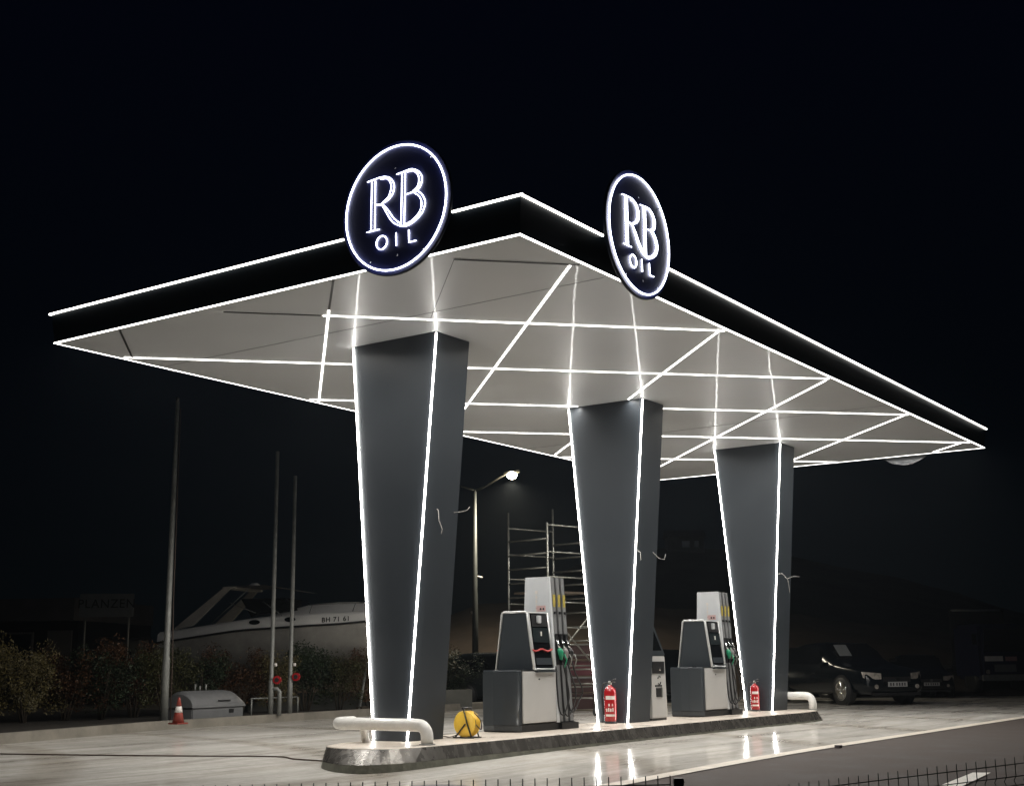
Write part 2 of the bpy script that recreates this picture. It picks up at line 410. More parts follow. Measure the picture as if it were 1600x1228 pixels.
# lines crossing: where families cross, diagonal pieces run through (the second family sits 2 mm lower)
for c in (-6.95,):
    for a, b in clip(1, c): lat(a, b, False)
for c in (5.2, 9.4, 13.5, 17.52):
    for a, b in clip(1, c): lat(a, b)
for a, b in clip(1, 1.15): lat(a, b)
lat((1.07, 3.90), (5.62+.0, 8.40-.05)); lat((.05, 2.88), (1.05, 3.88), False)
OLD = ZS; 
def lat2(a, b, lit=True):
    p0 = Vector(a+(ZS-.008,)); p1 = Vector(b+(ZS-.008,)); bar(p0, p1, .028 if lit else .03, .005, "light_strip" if lit else "unlit_channel", STRIP if lit else BLK, lamp=lit)
for c in (9.52, 13.68, 17.87, 22.2):
    for a, b in clip(-1, c): lat2(a, b)
lat2((.27, 5.10), (1.20, 4.17), False); lat2((1.22, 4.15), (5.36, .05)); lat2((.27, 1.15), (1.36, .06), False)
# panel joints
for a, b in (((.29, 1.16), (2.23, 3.05)), ((2.0, .1), (2.0, 8.3)), ((12.4, .1), (12.4, 8.3))):
    p0 = Vector(a+(ZS-.002,)); p1 = Vector(b+(ZS-.002,)); bar(p0, p1, .006, .003, "panel_joint", BLDD)

# ------------------------------------------------------------------ columns
HI_ = .214
ztop = ZS-.002
labels = ["first slate grey tapering column, nearest the round sign, behind the white pipe barrier", "middle slate grey tapering column with a red extinguisher, between the two fuel pumps", "farthest slate grey tapering column at the end of the island beside the second pump"]
for i, cx in enumerate(COLS):
    c = empty("canopy_column", (cx+TH/2, CC, HI_), 0, labels[i], "column", "canopy columns")
    h = ztop-HI_; a, b = -TH/2, TH/2
    MB().frustum([(a, -WB, 0), (b, -WB, 0), (b, WB, 0), (a, WB, 0)], [(a, -WT, h), (b, -WT, h), (b, WT, h), (a, WT, h)]).build("cladding", CLAD, c, bevel=.004)
    for sx in (a,):
        for sy in (-1, 1):
            MB().tube([(sx-.014, sy*(WB+.013), .01), (sx-.014, sy*(WT+.013), h-.03)], .0125, 8).build("light_strip", COLSTRIP, c)
    # wire tails poking out of the side
    def side_y(z): return -(WB+(WT-WB)*z/h)
    zc = 2.9
    if i == 0: tails = [[(-.12, 3.3), (-.11, 3.1), (-.07, 2.95), (-.08, 2.85)], None]
    tl = MB()
    zz = [3.12, 2.93, 2.86][i]
    y0 = side_y(zz)
    if i == 0:
        tl.tube([(-.1, y0, zz+.12), (-.10, y0-.03, zz+.10), (-.09, y0-.04, zz-.05), (-.03, y0-.05, zz-.17), (-.05, y0-.05, zz-.24)], .0065, 6)
        t2_ = MB().tube([(.30, y0, zz+.1), (.33, y0-.1, zz+.10), (.40, y0-.18, zz+.13), (.43, y0-.2, zz+.18)], .0065, 6); t2_.build("wire_tail", WIRE, c)
    elif i == 1:
        tl.tube([(-.33, y0, zz+.1), (-.28, y0-.04, zz+.06), (-.29, y0-.05, zz-.08)], .006, 6)
        MB().tube([(.25, y0, zz+.1), (.3, y0-.1, zz-.02), (.36, y0-.18, zz-.04), (.38, y0-.2, zz+.06)], .006, 6).build("wire_tail", WIRE, c)
    else:
        tl.tube([(-.3, y0, zz+.05), (-.2, y0-.06, zz+.06), (-.05, y0-.12, zz-.06), (.0, y0-.13, zz-.35)], .0065, 6)
        MB().tube([(.2, y0, zz-.03), (.3, y0-.1, zz+.02), (.4, y0-.2, zz+.02)], .006, 6).build("wire_tail", WIRE, c)
    tl.build("wire_tail", WIRE, c)

# ------------------------------------------------------------------ round signs
def smooth(P, n=5, closed=False):
    P = [Vector((p[0], p[1])) for p in P]; out = []
    m = len(P)
    for i in range(m if closed else m-1):
        g4 = [P[(i+k) % m] if closed else P[min(max(i+k, 0), m-1)] for k in (-1, 0, 1, 2)]
        for j in range(n):
            t = j/n
            out.append(.5*((2*g4[1])+(-g4[0]+g4[2])*t+(2*g4[0]-5*g4[1]+4*g4[2]-g4[3])*t*t+(-g4[0]+3*g4[1]-3*g4[2]+g4[3])*t**3))
    if not closed: out.append(P[-1])
    return out
TOPV, BOTV = .366, -.278
strokes = [
 # R
 [(-.338, TOPV), (-.262, TOPV+.006), (-.13, TOPV+.014), (-.047, .368), (.039, .322), (.087, .225), (.062, .126), (-.02, .062), (-.108, .043)],
 [(-.12, TOPV-.012), (-.036, .345), (.024, .285), (.040, .212), (.0, .105), (-.096, .047)],
 [(-.268, .352), (-.272, -.262)], [(-.210, .352), (-.214, -.258)],
 [(-.335, BOTV), (-.134, BOTV)],
 [(-.200, .042), (-.106, .020), (-.04, -.075), (.024, -.176), (.10, -.255), (.19, -.305)],
 [(-.107, .040), (-.02, -.047), (.035, -.12), (.095, -.195), (.193, -.279)],
 # B
 [(.123, .360), (.20, .366), (.300, .374), (.374, .370), (.468, .314), (.515, .226), (.489, .131), (.438, .091), (.376, .080), (.262, .074)],
 [(.29, .352), (.374, .350), (.450, .284), (.468, .20), (.440, .128), (.376, .092)],
 [(.207, .355), (.200, -.300)], [(.258, .355), (.248, -.305)],
 [(.438, .088), (.521, .012), (.562, -.088), (.525, -.197), (.42, -.276), (.297, -.320), (.19, -.305)],
 [(.397, .067), (.480, -.002), (.509, -.094), (.480, -.188), (.379, -.266), (.255, -.303)],
]
oil_O = [(-.100+.083*math.cos(t*math.pi/6), -.454+.083*math.sin(t*math.pi/6)) for t in range(12)]
small = [[(.121, -.374), (.128, -.536)], [(.317, -.378), (.322, -.534), (.426, -.530)]]
def sign(center, udir, nrm, label):
    ud = Vector(udir); nd = Vector(nrm); vd = Vector((0, 0, 1))
    root = empty("round_sign", center, 0, label, "sign", "round light signs on the canopy edge")
    def P(u, v, d=0): return ud*u+vd*v+nd*d
    RD = .838
    n = 72
    ring = lambda r, d: [P(r*math.cos(2*math.pi*k/n), r*math.sin(2*math.pi*k/n), d) for k in range(n)]
    MB().grid([ring(RD-.006, .012), ring(RD, .018), ring(RD, .054), ring(RD-.006, .06)], True, True, False).build("rim", NAVYE, root)
    MB().poly(ring(RD-.006, .06)).build("face_panel", NAVY, root)
    MB().poly(ring(RD-.006, .012)[::-1]).build("back_panel", BACKP, root)
    MB().tube(ring(.775, .072), .0085, 8, closed=True).build("ring_light", NEON, root)
    rb = MB()
    for s in strokes: rb.tube([P(a[0]-.10, a[1]+.05, .072) for a in (smooth(s, 5) if len(s) > 2 else [Vector(s[0]), Vector(s[1])])], .0046, 6)
    rb.build("monogram_light", NEON, root)
    oi = MB().tube([P(a[0]-.10, a[1]+.05, .072) for a in smooth(oil_O, 3, True)], .006, 6, closed=True)
    oi.build("letter_light", NEON, root)
    for s in small: MB().tube([P(a[0]-.10, a[1]+.05, .072) for a in s], .006, 6).build("letter_light", NEON, root)
    for u, v in ((.0, .50), (.537, .506), (.04, -.60), (-.378, -.611), (.434, -.60)):
        MB().tube([P(u, v, .058), P(u, v, .075)], .011, 8).build("bolt", CHROME, root)
    for v in (-.35, -.2): MB().tube([P(-.3, v, .012), P(-.3, v, -.10)], .02, 8).build("bracket", BLK, root)
    return root
sign((-.16, S1C[0], S1C[1]), (0, -1, 0), (-1, 0, 0), "rounder navy disc sign reading RB OIL on the short canopy edge")
sign((S2C[0], -.16, S2C[1]), (1, 0, 0), (0, -1, 0), "navy disc sign reading RB OIL on the long canopy edge over the road")
sign((B+.18, 1.9, S1C[1]+.03), (0, 1, 0), (1, 0, 0), "grey back of the disc sign peeping below the far end of the canopy")

def smooth3(P, n=4):
    P = [Vector(p) for p in P]; out = []; m = len(P)
    for i in range(m-1):
        g4 = [P[min(max(i+k, 0), m-1)] for k in (-1, 0, 1, 2)]
        for j in range(n):
            t = j/n; out.append(.5*((2*g4[1])+(-g4[0]+g4[2])*t+(2*g4[0]-5*g4[1]+4*g4[2]-g4[3])*t*t+(-g4[0]+3*g4[1]-3*g4[2]+g4[3])*t**3))
    out.append(P[-1]); return out

# ------------------------------------------------------------------ pump island
isl = empty("pump_island", (8.6, CC, 0), 0, "long raised island with pale deck and stained steel skirt under the columns", "island")
def side_poly(nose, y0, y1, x1, c):   # nose points run from the road side round to the hedge side
    return nose + [(x1-1.0, y1), (x1-.35, y1-.12), (x1-c, y1-.4), (x1, (y0+y1)/2-.1), (x1-.15, y0+.35), (x1-.6, y0+.08), (x1-1.2, y0)]
def isp(pts, z): return [Vector((x, y, z))-isl.location for x, y in pts]
NB = [(2.3, 2.97), (1.5, 2.99), (1.0, 3.14), (.90, 3.42), (1.04, 3.86), (1.40, 4.32), (2.1, 4.66)]
NM = [(2.3, 2.99), (1.52, 3.01), (1.05, 3.16), (.96, 3.43), (1.09, 3.86), (1.43, 4.31), (2.1, 4.65)]
NT = [(2.5, 3.06), (1.90, 3.10), (1.52, 3.30), (1.40, 3.62), (1.46, 4.0), (1.66, 4.34), (2.2, 4.60)]
def nose(P): return [(v.x, v.y) for v in smooth3([(x, y, 0) for x, y in P], 3)]
ND = [(2.5, 3.07), (1.91, 3.11), (1.53, 3.31), (1.41, 3.62), (1.47, 4.0), (1.67, 4.33), (2.2, 4.59)]
NB, NM, NT, ND = nose([(x+.13 if x < 2 else x, y) for x, y in NB]), nose([(x+.12 if x < 2 else x, y) for x, y in NM]), nose(NT), nose(ND)
pb = side_poly(NB, 2.97, 4.68, 16.42, .08); pm = side_poly(NM, 2.99, 4.66, 16.40, .08); pt_ = side_poly(NT, 3.06, 4.60, 16.30, .08)
MB().frustum(isp(pb, -.12), isp(pm, .035)).build("footing", BASEC, isl)
MB().frustum(isp(pm, .038), isp(pt_, HI_-.012)).build("skirt", STEEL, isl)
MB().frustum(isp(pt_, HI_-.010), isp(side_poly(ND, 3.07, 4.59, 16.29, .08), HI_)).build("deck", DECK, isl)

# barriers
def arc(c, a0, a1, r, ax, ay, n=6):
    c, ax, ay = Vector(c), Vector(ax), Vector(ay)
    return [c+ax*(r*math.cos(R(a0+(a1-a0)*i/n)))+ay*(r*math.sin(R(a0+(a1-a0)*i/n))) for i in range(n+1)]
bx = 2.42
br = empty("pipe_barrier", (bx, CC, HI_), 0, "white bent pipe barrier on the island in front of the first column", "barrier", "white pipe barriers")
hz = .25; yr, yl = -.98, .70
path = [(0, yr, 0)] + arc((0, yr+.15, hz-.15), 180, 90, .15, (0, 1, 0), (0, 0, 1)) + [(0, .40, hz)]
path += arc((.12, .60, hz), 90, 0, .12, (0, 1, 0), (-1, 0, 0))[0:0]
path += [(0, yl-.18, hz)] + [Vector((.18-.18*math.cos(R(a)), yl-.18+.18*math.sin(R(a)), hz+.0)) for a in (15, 30, 45, 60, 75, 90)] + [(.42, yl, hz)]
MB().tube([Vector(p) for p in path], .084, 16).build("rail", WPIPE, br)
MB().tube([(.12, .20, 0), (.06, .20, .24)], .055, 14).build("leg", WPIPE, br)
MB().lathe([(.11, 0), (.11, .012), (.06, .014)], (0, yr, 0), 20).build("foot_plate", GALV, br)
b2 = empty("pipe_barrier", (15.98+.05, CC, HI_), 0, "short white pipe barrier at the far end of the island beside the last column", "barrier", "white pipe barriers")
p2 = [(0, -.86, 0)] + arc((0, -.71, .15), 180, 90, .15, (0, 1, 0), (0, 0, 1)) + arc((0, .30, .15), 90, 0, .15, (0, 1, 0), (0, 0, 1)) + [(0, .45, 0)]
MB().tube([Vector(p)*1 for p in p2], .082, 16).build("rail", WPIPE, b2)
MB().lathe([(.11, 0), (.11, .012), (.06, .014)], (0, -.86, 0), 20).build("foot_plate", GALV, b2)

# ------------------------------------------------------------------ fuel pumps
def make_pump(loc, label):
    p = empty("fuel_pump", loc, 0, label, "fuel pump", "fuel pumps on the island")
    # local: x along island from the near end, y across (front is -y), z up
    W = .365
    MB().box(.1, 1.72, -W+.02, W-.02, 0, .11).build("plinth", BLK, p)
    # rounded end cabinet
    pl = [(.13, -W), (.10, -W+.004), (.08, -W+.02), (.012, -.125), (0, -.09), (0, .09), (.012, .125), (.08, W-.02), (.10, W-.004), (.13, W)]
    MB().frustum([(x+.02*(x < .1), y*.97, .02) for x, y in pl], [(x+.006*(x < .1), y, .10) for x, y in pl]).build("end_skirt", PGREY, p)
    e = MB(); e.grid([[(x, y, z) for x, y in pl] for z in (.104, .92)], True, False, True); e.grid([[(x, y, .921) for x, y in pl], [(x+.01 if x < .1 else x, y*.97, .945) for x, y in pl]], True, False, True)
    e.build("end_cabinet", PGREY, p, bevel=.006)
    for s in (-1, 1):
        y = s*(W+.002)
        MB().box(.165, 1.115, min(y, y-s*.03), max(y, y-s*.03), .13, .925).build("door_panel", PPANEL, p, bevel=.008)
        MB().lathe([(.012, 0), (.012, .012)], (.62, y+(.0 if s > 0 else -.012), .80), 10, 'y').build("lock", BLK, p)
    MB().box(.131, 1.14, -W+.015, W-.015, .12, .935).build("core", BLK, p)
    # head: tapers upwards
    hb, ht = .365, .245; x0, x1, z0, z1 = .46, 1.08, .95, 1.86
    MB().frustum([(x0+.02, -hb+.02, z0), (x1, -hb+.02, z0), (x1, hb-.02, z0), (x0+.02, hb-.02, z0)], [(x0+.02, -ht+.02, z1-.02), (x1, -ht+.02, z1-.02), (x1, ht-.02, z1-.02), (x0+.02, ht-.02, z1-.02)]).build("head_cabinet", PGREY, p)
    fr = MB()
    def rail(a, b, w=.018): fr.tube([a, b], w, 6)
    path = [(x0+.015, -hb, z0), (x0+.015, -ht, z1-.03), (x0+.02, -ht+.03, z1), (x0+.02, ht-.03, z1), (x0+.015, ht, z1-.03), (x0+.015, hb, z0)]
    fr.tube(path, .017, 8)
    for s in (-1, 1):
        fr.grid([[(x0+.015, s*hb, z0), (x0+.015, s*ht, z1-.01)], [(x0+.075, s*(hb+.004), z0), (x0+.075, s*(ht+.004), z1-.01)]], False, False)
        fr.tube([(x1-.02, s*hb, z0), (x1-.02, s*ht, z1-.01)], .016, 6)
        fr.tube([(x0+.015, s*(ht), z1-.012), (x1-.02, s*(ht), z1-.012)], .012, 6)
        fr.tube([(x0+.015, s*(hb+.01), z0+.005), (x1-.02, s*(hb+.01), z0+.005)], .016, 6)
    fr.build("head_frame", PFRAME, p)
    for s in (-1, 1):
        def Q(x, t, off=.004):   # t in 0..1 up the sloping face
            return (x, s*(hb+(ht-hb)*t+off), z0+(z1-z0)*t)
        xa, xb = x0+.09, x1-.05
        scn = MB().poly([Q(xa, .06, -.002), Q(xb, .06, -.002), Q(xb, .965, -.002), Q(xa, .965, -.002)]).build("display_panel", SCREEN, p)
        for a, b, mm, nm in ((.745, .955, BLK, "card_reader"), (.47, .72, CARG, "price_display"), (.08, .20, PGREY, "lower_tray")):
            MB().grid([[Q(xa+.01, a, .002), Q(xb-.01, a, .002)], [Q(xa+.01, a, .012), Q(xb-.01, a, .012)], [Q(xa+.01, b, .012), Q(xb-.01, b, .012)], [Q(xa+.01, b, .002), Q(xb-.01, b, .002)]], False, False).build(nm, mm, scn)
        MB().obox(Q(xa+.2, .87, .03), (.05, 0, 0), (0, .02, .0), (0, 0, .06)).build("reader_pad", PSILV, scn, bevel=.008)
        MB().obox(Q(xa+.24, .62, .014), (.018, 0, 0), (0, .004, 0), (0, 0, .035)).build("warning_sticker", WLAB, scn)
        tp = MB(); pr = []
        for k_ in range(9): pr.append(Q(x0+.02+k_*(x1-x0-.05)/8, .335-.02*math.sin(k_*1.3), .02))
        tp.tube(pr, .014, 5).build("red_tape_strip", REDTAPE, scn)
        MB().obox((x0+.33, s*(hb+.03), z0-.03), (.28, 0, 0), (0, .03, 0), (0, 0, .012)).build("ledge", PGREY, p)
    # mast: tapers upwards
    mb_, mt_ = .355, .235; xa, xb, zt_ = 1.14, 1.70, 2.45
    MB().frustum([(xa, -mb_, .11), (xa+.1, -mb_, .11), (xa+.1, mb_, .11), (xa, mb_, .11)], [(xa, -mt_, zt_), (xa+.06, -mt_, zt_), (xa+.06, mt_, zt_), (xa, mt_, zt_)]).build("mast_side", PSILV, p, bevel=.006)
    MB().frustum([(xa+.101, -mb_+.03, .11), (xb, -mb_+.03, .11), (xb, mb_-.03, .11), (xa+.101, mb_-.03, .11)], [(xa+.061, -mt_+.03, zt_-.01), (xb-.05, -mt_+.03, zt_-.01), (xb-.05, mt_-.03, zt_-.01), (xa+.061, mt_-.03, zt_-.01)]).build("mast_core", BLK, p)
    # faint vertical lettering marks and sticker on the mast side
    def SX(y, z, off=.003): return (xa-off, y, z)
    for k_, (zz, ww) in enumerate(((2.20, .05), (2.12, .035), (2.05, .035), (1.98, .03), (1.90, .03))):
        MB().box(xa-.006, xa-.001, .02-ww/2-.01, .02+ww/2-.01, zz-.026, zz+.026).build("faded_decal", WLAB, p)
    st = MB().box(xa-.006, xa-.001, -.17, .02, 1.93-.045, 1.93+.05).build("notice_sticker", mat("pink_notice", (.62, .42, .40), .5, var=.1) if "pink_notice" not in bpy.data.materials else bpy.data.materials["pink_notice"], p)
    for yy in (-.13, -.075): MB().lathe([(.018, -.004), (.018, 0)], (xa-.006, yy, 1.925), 10, 'x').build("sticker_dot", BLK, st)
    ncol = [GRN, GRYN, BLK]
    for s in (-1, 1):
        for k_ in range(3):
            xb_ = xa+.155+k_*.155; xt_ = xa+.115+k_*.150
            def Y(z, off=0): return s*(mb_-.01+(mt_-mb_)*(z-.11)/(zt_-.11)+off)
            def xx(z): return xb_+(xt_-xb_)*(z-.11)/(zt_-.11)
            for z0_, z1_ in ((.12, 1.02), (1.52, zt_-.01)):
                st = MB().frustum([(xx(z0_)-.045, Y(z0_, -.03*1), z0_), (xx(z0_)+.045, Y(z0_, -.03), z0_), (xx(z0_)+.045, Y(z0_, .006), z0_), (xx(z0_)-.045, Y(z0_, .006), z0_)],
                           [(xx(z1_)-.042, Y(z1_, -.03), z1_), (xx(z1_)+.042, Y(z1_, -.03), z1_), (xx(z1_)+.042, Y(z1_, .006), z1_), (xx(z1_)-.042, Y(z1_, .006), z1_)])
                tr = st.build("hose_channel", CHAN, p)
            z = 2.06; MB().obox((xx(z), Y(z, .012), z), (.034, 0, 0), (0, .004, 0), (0, 0, .10)).build("grade_label", YLAB, tr)
            z = 1.86; MB().obox((xx(z), Y(z, .02), z), (.025, 0, 0), (0, .02, 0), (0, 0, .02)).build("hook", BLK, tr)
            # nozzle: spout goes up into the boot, body and guard below
            z = 1.40; cx_ = xx(z)
            bt = MB().frustum([(cx_-.05, Y(1.04, -.04), 1.04), (cx_+.05, Y(1.04, -.04), 1.04), (cx_+.05, Y(1.04, .02), 1.04), (cx_-.05, Y(1.04, .02), 1.04)], [(cx_-.05, Y(1.50, -.04), 1.5), (cx_+.05, Y(1.50, -.04), 1.5), (cx_+.045, Y(1.50, .02), 1.5), (cx_-.045, Y(1.50, .02), 1.5)])
            bt.build("nozzle_boot", BLK, p, bevel=.008)
            nz = MB(); ym = Y(1.35, .06)
            nz.tube([(cx_-.02, Y(1.36, .07), 1.28), (cx_-.005, Y(1.36, .085), 1.22), (cx_+.03, Y(1.36, .075), 1.17), (cx_+.055, Y(1.36, .05), 1.11)], [.036, .052, .042, .028], 8)
            n_ = nz.build("nozzle", ncol[k_], p)
            MB().tube([(cx_-.03, Y(1.45, .03), 1.42), (cx_-.02, Y(1.40, .06), 1.35), (cx_-.012, Y(1.36, .07), 1.27)], [.019, .023, .027], 8).build("spout", CHROME, n_)
            MB().tube([(cx_+.03, Y(1.2, .13), 1.19), (cx_+.055, Y(1.1, .15), 1.1), (cx_+.05, Y(1.1, .11), .98)], .011, 6).build("trigger_guard", GALV if k_ else GRN, n_)
            sag = [.30, .20, .45][k_]
            hp = [(cx_+.06, Y(1.06, .06), 1.06), (cx_+.075, Y(.9, .09), .9), (cx_+.10+.03*k_, Y(.6, .12+.02*k_), .62), (cx_+.08+.03*k_, Y(.4, .12), .35+sag*.3), (cx_-.02, Y(.25, .08), .16+sag*.25), (cx_-.07, Y(.25, .03), .24+sag*.2), (cx_-.078, Y(.5, .012), .6), (cx_-.075, Y(1., .012), 1.0)]
            hs = smooth3(hp)
            MB().tube(hs, .0125, 7).build("hose", RUB, p)
    MB().box(xa+.1, xb+.04, -W-.03, W+.03, .0, .10).build("hose_tray", BLK, p)
    return p
pump1 = make_pump((5.42, CC, HI_), "grey fuel pump with red tape across its screen, between the first and middle columns")
pump2 = copy_tree(pump1); pump2.location = (11.72, CC, HI_); pump2['label'] = "fuel pump partly behind the light strip of the farthest column, beside the payment terminal"
for o in kids(pump2):
    for ch in kids(o):
        if ch.name.startswith("red_tape_strip"): bpy.data.objects.remove(ch)

# payment terminal (its long face looks towards the road)
T = empty("payment_terminal", (9.93, 4.2, HI_), 0, "slim beige self service terminal with sloping dark screen behind the middle column", "terminal")
y0 = -.24
MB().frustum([(0, -.23, .04), (.60, -.23, .04), (.60, .23, .04), (0, .23, .04)], [(.03, -.22, 1.16), (.56, -.22, 1.16), (.56, .22, 1.16), (.03, .22, 1.16)]).build("body", PPANEL, T, bevel=.01)
MB().box(.02, .58, -.21, .21, 0, .04).build("plinth", BLK, T)
MB().prism([(.03, 0, 1.165), (.57, 0, 1.165), (.57, 0, 1.20), (.16, 0, 1.74), (.10, 0, 1.76), (.03, 0, 1.70)], (0, -.22, 0), (0, .22, 0)).build("screen_hood", PGREY, T, bevel=.01)
MB().poly([(.10, -.226, 1.26), (.44, -.226, 1.26), (.14, -.226, 1.64), (.10, -.226, 1.62)]).build("screen", SCREEN, T)
MB().box(.06, .50, y0, y0+.02, .84, 1.06).build("reader_recess", BLK, T)
MB().lathe([(.035, -.02), (.035, 0)], (.32, y0, .92), 12, 'y').build("coin_button", CHROME, T)
MB().box(.18, .36, y0, y0+.015, .42, .58).build("receipt_slot", BLK, T)
MB().box(.365, .40, y0-.01, y0+.015, .41, .59).build("slot_lip", GALV, T)
for zc, k_ in ((.74, 0), (.70, 1)):
    MB().tube(arc((.30, y0+.006, zc), 40 if k_ == 0 else 220, 170 if k_ == 0 else 350, .055, (1, 0, 0), (0, 0, 1), 8), .010, 5).build("arrow_mark", CARG, T)
for q in range(5): MB().box(.14+q*.055, .17+q*.055, y0+.004, y0+.012, .605, .635).build("lettering", CARG, T)

# fire extinguishers
def make_ext(loc, sc_, label):
    e = empty("fire_extinguisher", loc, 0, label, "fire extinguisher", "red fire extinguishers")
    MB().lathe([(.0, .02), (.085, .02), (.10, .04), (.105, .06), (.105, .52), (.095, .57), (.06, .61), (.03, .63), (.03, .65)], (0, 0, 0), 24).build("cylinder", REDP, e)
    MB().lathe([(.108, 0), (.108, .035), (.09, .04)], (0, 0, 0), 24).build("base_ring", RUB, e)
    MB().lathe([(.032, .645), (.032, .69), (.018, .71)], (0, 0, 0), 14).build("valve", GALV, e)
    MB().tube([(0, -.02, .69), (-.02, -.08, .73), (-.02, -.13, .745)], .012, 6).build("handle", BLK, e)
    MB().tube([(0, -.02, .68), (-.02, -.08, .695), (-.02, -.12, .69)], .0065, 6).build("trigger", GALV, e)
    MB().tube(smooth3([(0, .03, .67), (-.02, .12, .66), (-.04, .135, .5), (-.05, .118, .25), (-.05, .112, .14)]), .012, 7).build("hose", RUB, e)
    def lab(z0, z1, a0, a1, m, nm):
        r = .1065; n = 10
        rows = [[(r*math.cos(R(a0+(a1-a0)*i/n)), r*math.sin(R(a0+(a1-a0)*i/n)), z) for i in range(n+1)] for z in (z0, z1)]
        MB().grid(rows, False, True).build(nm, m, e)
    c0 = 180+34
    lab(.40, .46, c0-50, c0+38, WLAB, "label_band"); lab(.12, .155, c0-50, c0+38, WLAB, "label_band")
    for q in range(4): lab(.20, .25+.012*(q % 2), c0-46+q*20, c0-34+q*20, WLAB, "label_print")
    for v in (-1, 1): lab(.29, .33, c0+v*16-6, c0+v*16+6, WLAB, "label_print")
    e.scale = (sc_,)*3
    return e
make_ext((8.76, 4.16, HI_), 1.03, "red fire extinguisher standing at the foot of the middle column")
e2 = make_ext((15.0, 4.24, HI_), .90, "red fire extinguisher at the foot of the farthest column")

# cable reel
rl = empty("cable_reel", (3.95, 3.72, HI_), R(4), "yellow cable reel on a black wire stand on the island", "cable reel")
MB().lathe([(.02, -.075), (.17, -.075), (.185, -.068), (.185, -.06), (.08, -.058), (.08, .058), (.185, .06), (.185, .068), (.17, .075), (.02, .075)], (0, 0, .20), 32, 'x').build("drum", YEL, rl)
MB().lathe([(.125, -.05), (.13, 0), (.125, .05)], (0, 0, .20), 24, 'x').build("wound_cable", CABL, rl)
for sx in (-.10, .10):
    MB().tube([(sx, -.14, .012), (sx, -.06, .22), (sx, .0, .42)], .011, 6).build("frame_side", BLK, rl)
    MB().tube([(sx, .14, .012), (sx, -.03, .20)], .011, 6).build("frame_leg", BLK, rl)
    MB().tube([(sx, -.18, .012), (sx, .18, .012)], .011, 6).build("foot_bar", BLK, rl)
MB().tube([(-.12, .0, .42), (.12, .0, .42)], .016, 8).build("handle", BLK, rl)
MB().tube(smooth3([(.02, -.13, .2), (.06, -.2, .12), (.02, -.22, .25), (.0, -.12, .36)]), .008, 6).build("loose_cable", CABL, rl)
MB().tube(smooth3([(0, .05, .08), (-.05, .25, .015), (.1, .45, .012), (.1, .6, .012)]), .007, 6).build("cable_end", CABL, rl)

# cable over the forecourt
pts = [at_plane(u, v, .012) for u, v in ((-60, 1176), (0, 1177), (140, 1178.5), (300, 1179), (430, 1179), (460, 1182), (505, 1184))]
for v in pts: v.z += gz(v.x, v.y)
tag(MB().tube(smooth3(pts), .011, 6).build("power_cable", CABL), "thin dark cable lying across the concrete towards the island", "cable")

# manhole and road mark
mc = at_plane(682, 1229, -.07)
mh = MB().lathe([(.0, .002), (.34, .002), (.36, .006), (.37, .004), (.40, .004), (.41, 0)], (mc.x, mc.y, .004+gz(mc.x, mc.y)), 40)
tag(mh.build("manhole_cover", IRON), "dark round manhole cover in the concrete before the wire fence", "manhole cover")
q = [at_plane(u, v, 0) for u, v in ((1462, 1229), (1520, 1206), (1548, 1206), (1500, 1229))]
dirv = (q[1]-q[0]); q[0] -= dirv*1.2; q[3] -= (q[2]-q[3])*1.2
tag(MB().poly([(v.x, v.y, -.002) for v in q]).build("road_marking", MARK, loc=(0, 0, 0)), "white painted mark on the asphalt behind the wire fence", "road marking", kind='structure')
MB().obox((7.4, -.52, .02), (.05, 0, 0), (0, .04, 0), (0, 0, .02)).build("stone", IRON)
tag(bpy.data.objects["stone"], "small dark stone lying at the edge of the asphalt", "stone")

# ------------------------------------------------------------------ wire fence close to the camera
def fence(pA, pB, n, label, fold=True):
    root = empty("wire_fence_panel", ((pA+pB)/2)-Vector((0, 0, 1.0)), 0, label, "fence", "green wire fence panels")
    o = root.location; t = (pB-pA); td = t.normalized(); back = Vector((0, 0, 1)).cross(td); back.z = 0; back.normalize()
    m = MB()
    prof = [(0, 0), (-.03, 0), (-.095, .0), (-.12, .028), (-.145, 0), (-.5, 0), (-.525, .028), (-.55, 0), (-.98, 0)]
    for i in range(n+1):
        base = pA+t*(i/n)
        m.tube([base+Vector((0, 0, z))+back*b-o for z, b in prof], .0024, 5)
    for z, b in ((-.036, 0), (-.098, .003), (-.142, .003), (-.5, 0), (-.55, 0), (-.75, 0), (-.95, 0)):
        m.tube([pA+Vector((0, 0, z))+back*(b+.005)-o, pB+Vector((0, 0, z))+back*(b+.005)-o], .0027, 5)
    m.build("wire_mesh", FEN, root)
    return root
pa = at_depth(87, 1231.5, 5.26); pb_ = at_depth(1047, 1211, 5.26)
fence(pa, pb_, 50, "wire fence panel left of the post, before the manhole cover")
pc = at_depth(1076, 1243, 6.60); pd = at_depth(1660, 1173, 6.78)
fence(pc, pd, 38, "wire fence panel right of the post, in front of the white road mark")
ppt = at_depth(1060, 1215, 5.35)
po = empty("fence_post", (ppt.x, ppt.y, ppt.z-1.0), YAW, "square dark green fence post between the two wire panels", "fence post")
MB().box(-.02, .02, -.02, .02, 0, .985).build("shaft", FEN, po, bevel=.002)
MB().frustum([(-.023, -.023, .983), (.023, -.023, .983), (.023, .023, .983), (-.023, .023, .983)], [(-.018, -.018, 1.0), (.018, -.018, 1.0), (.018, .018, 1.0), (-.018, .018, 1.0)]).build("cap", BLK, po)

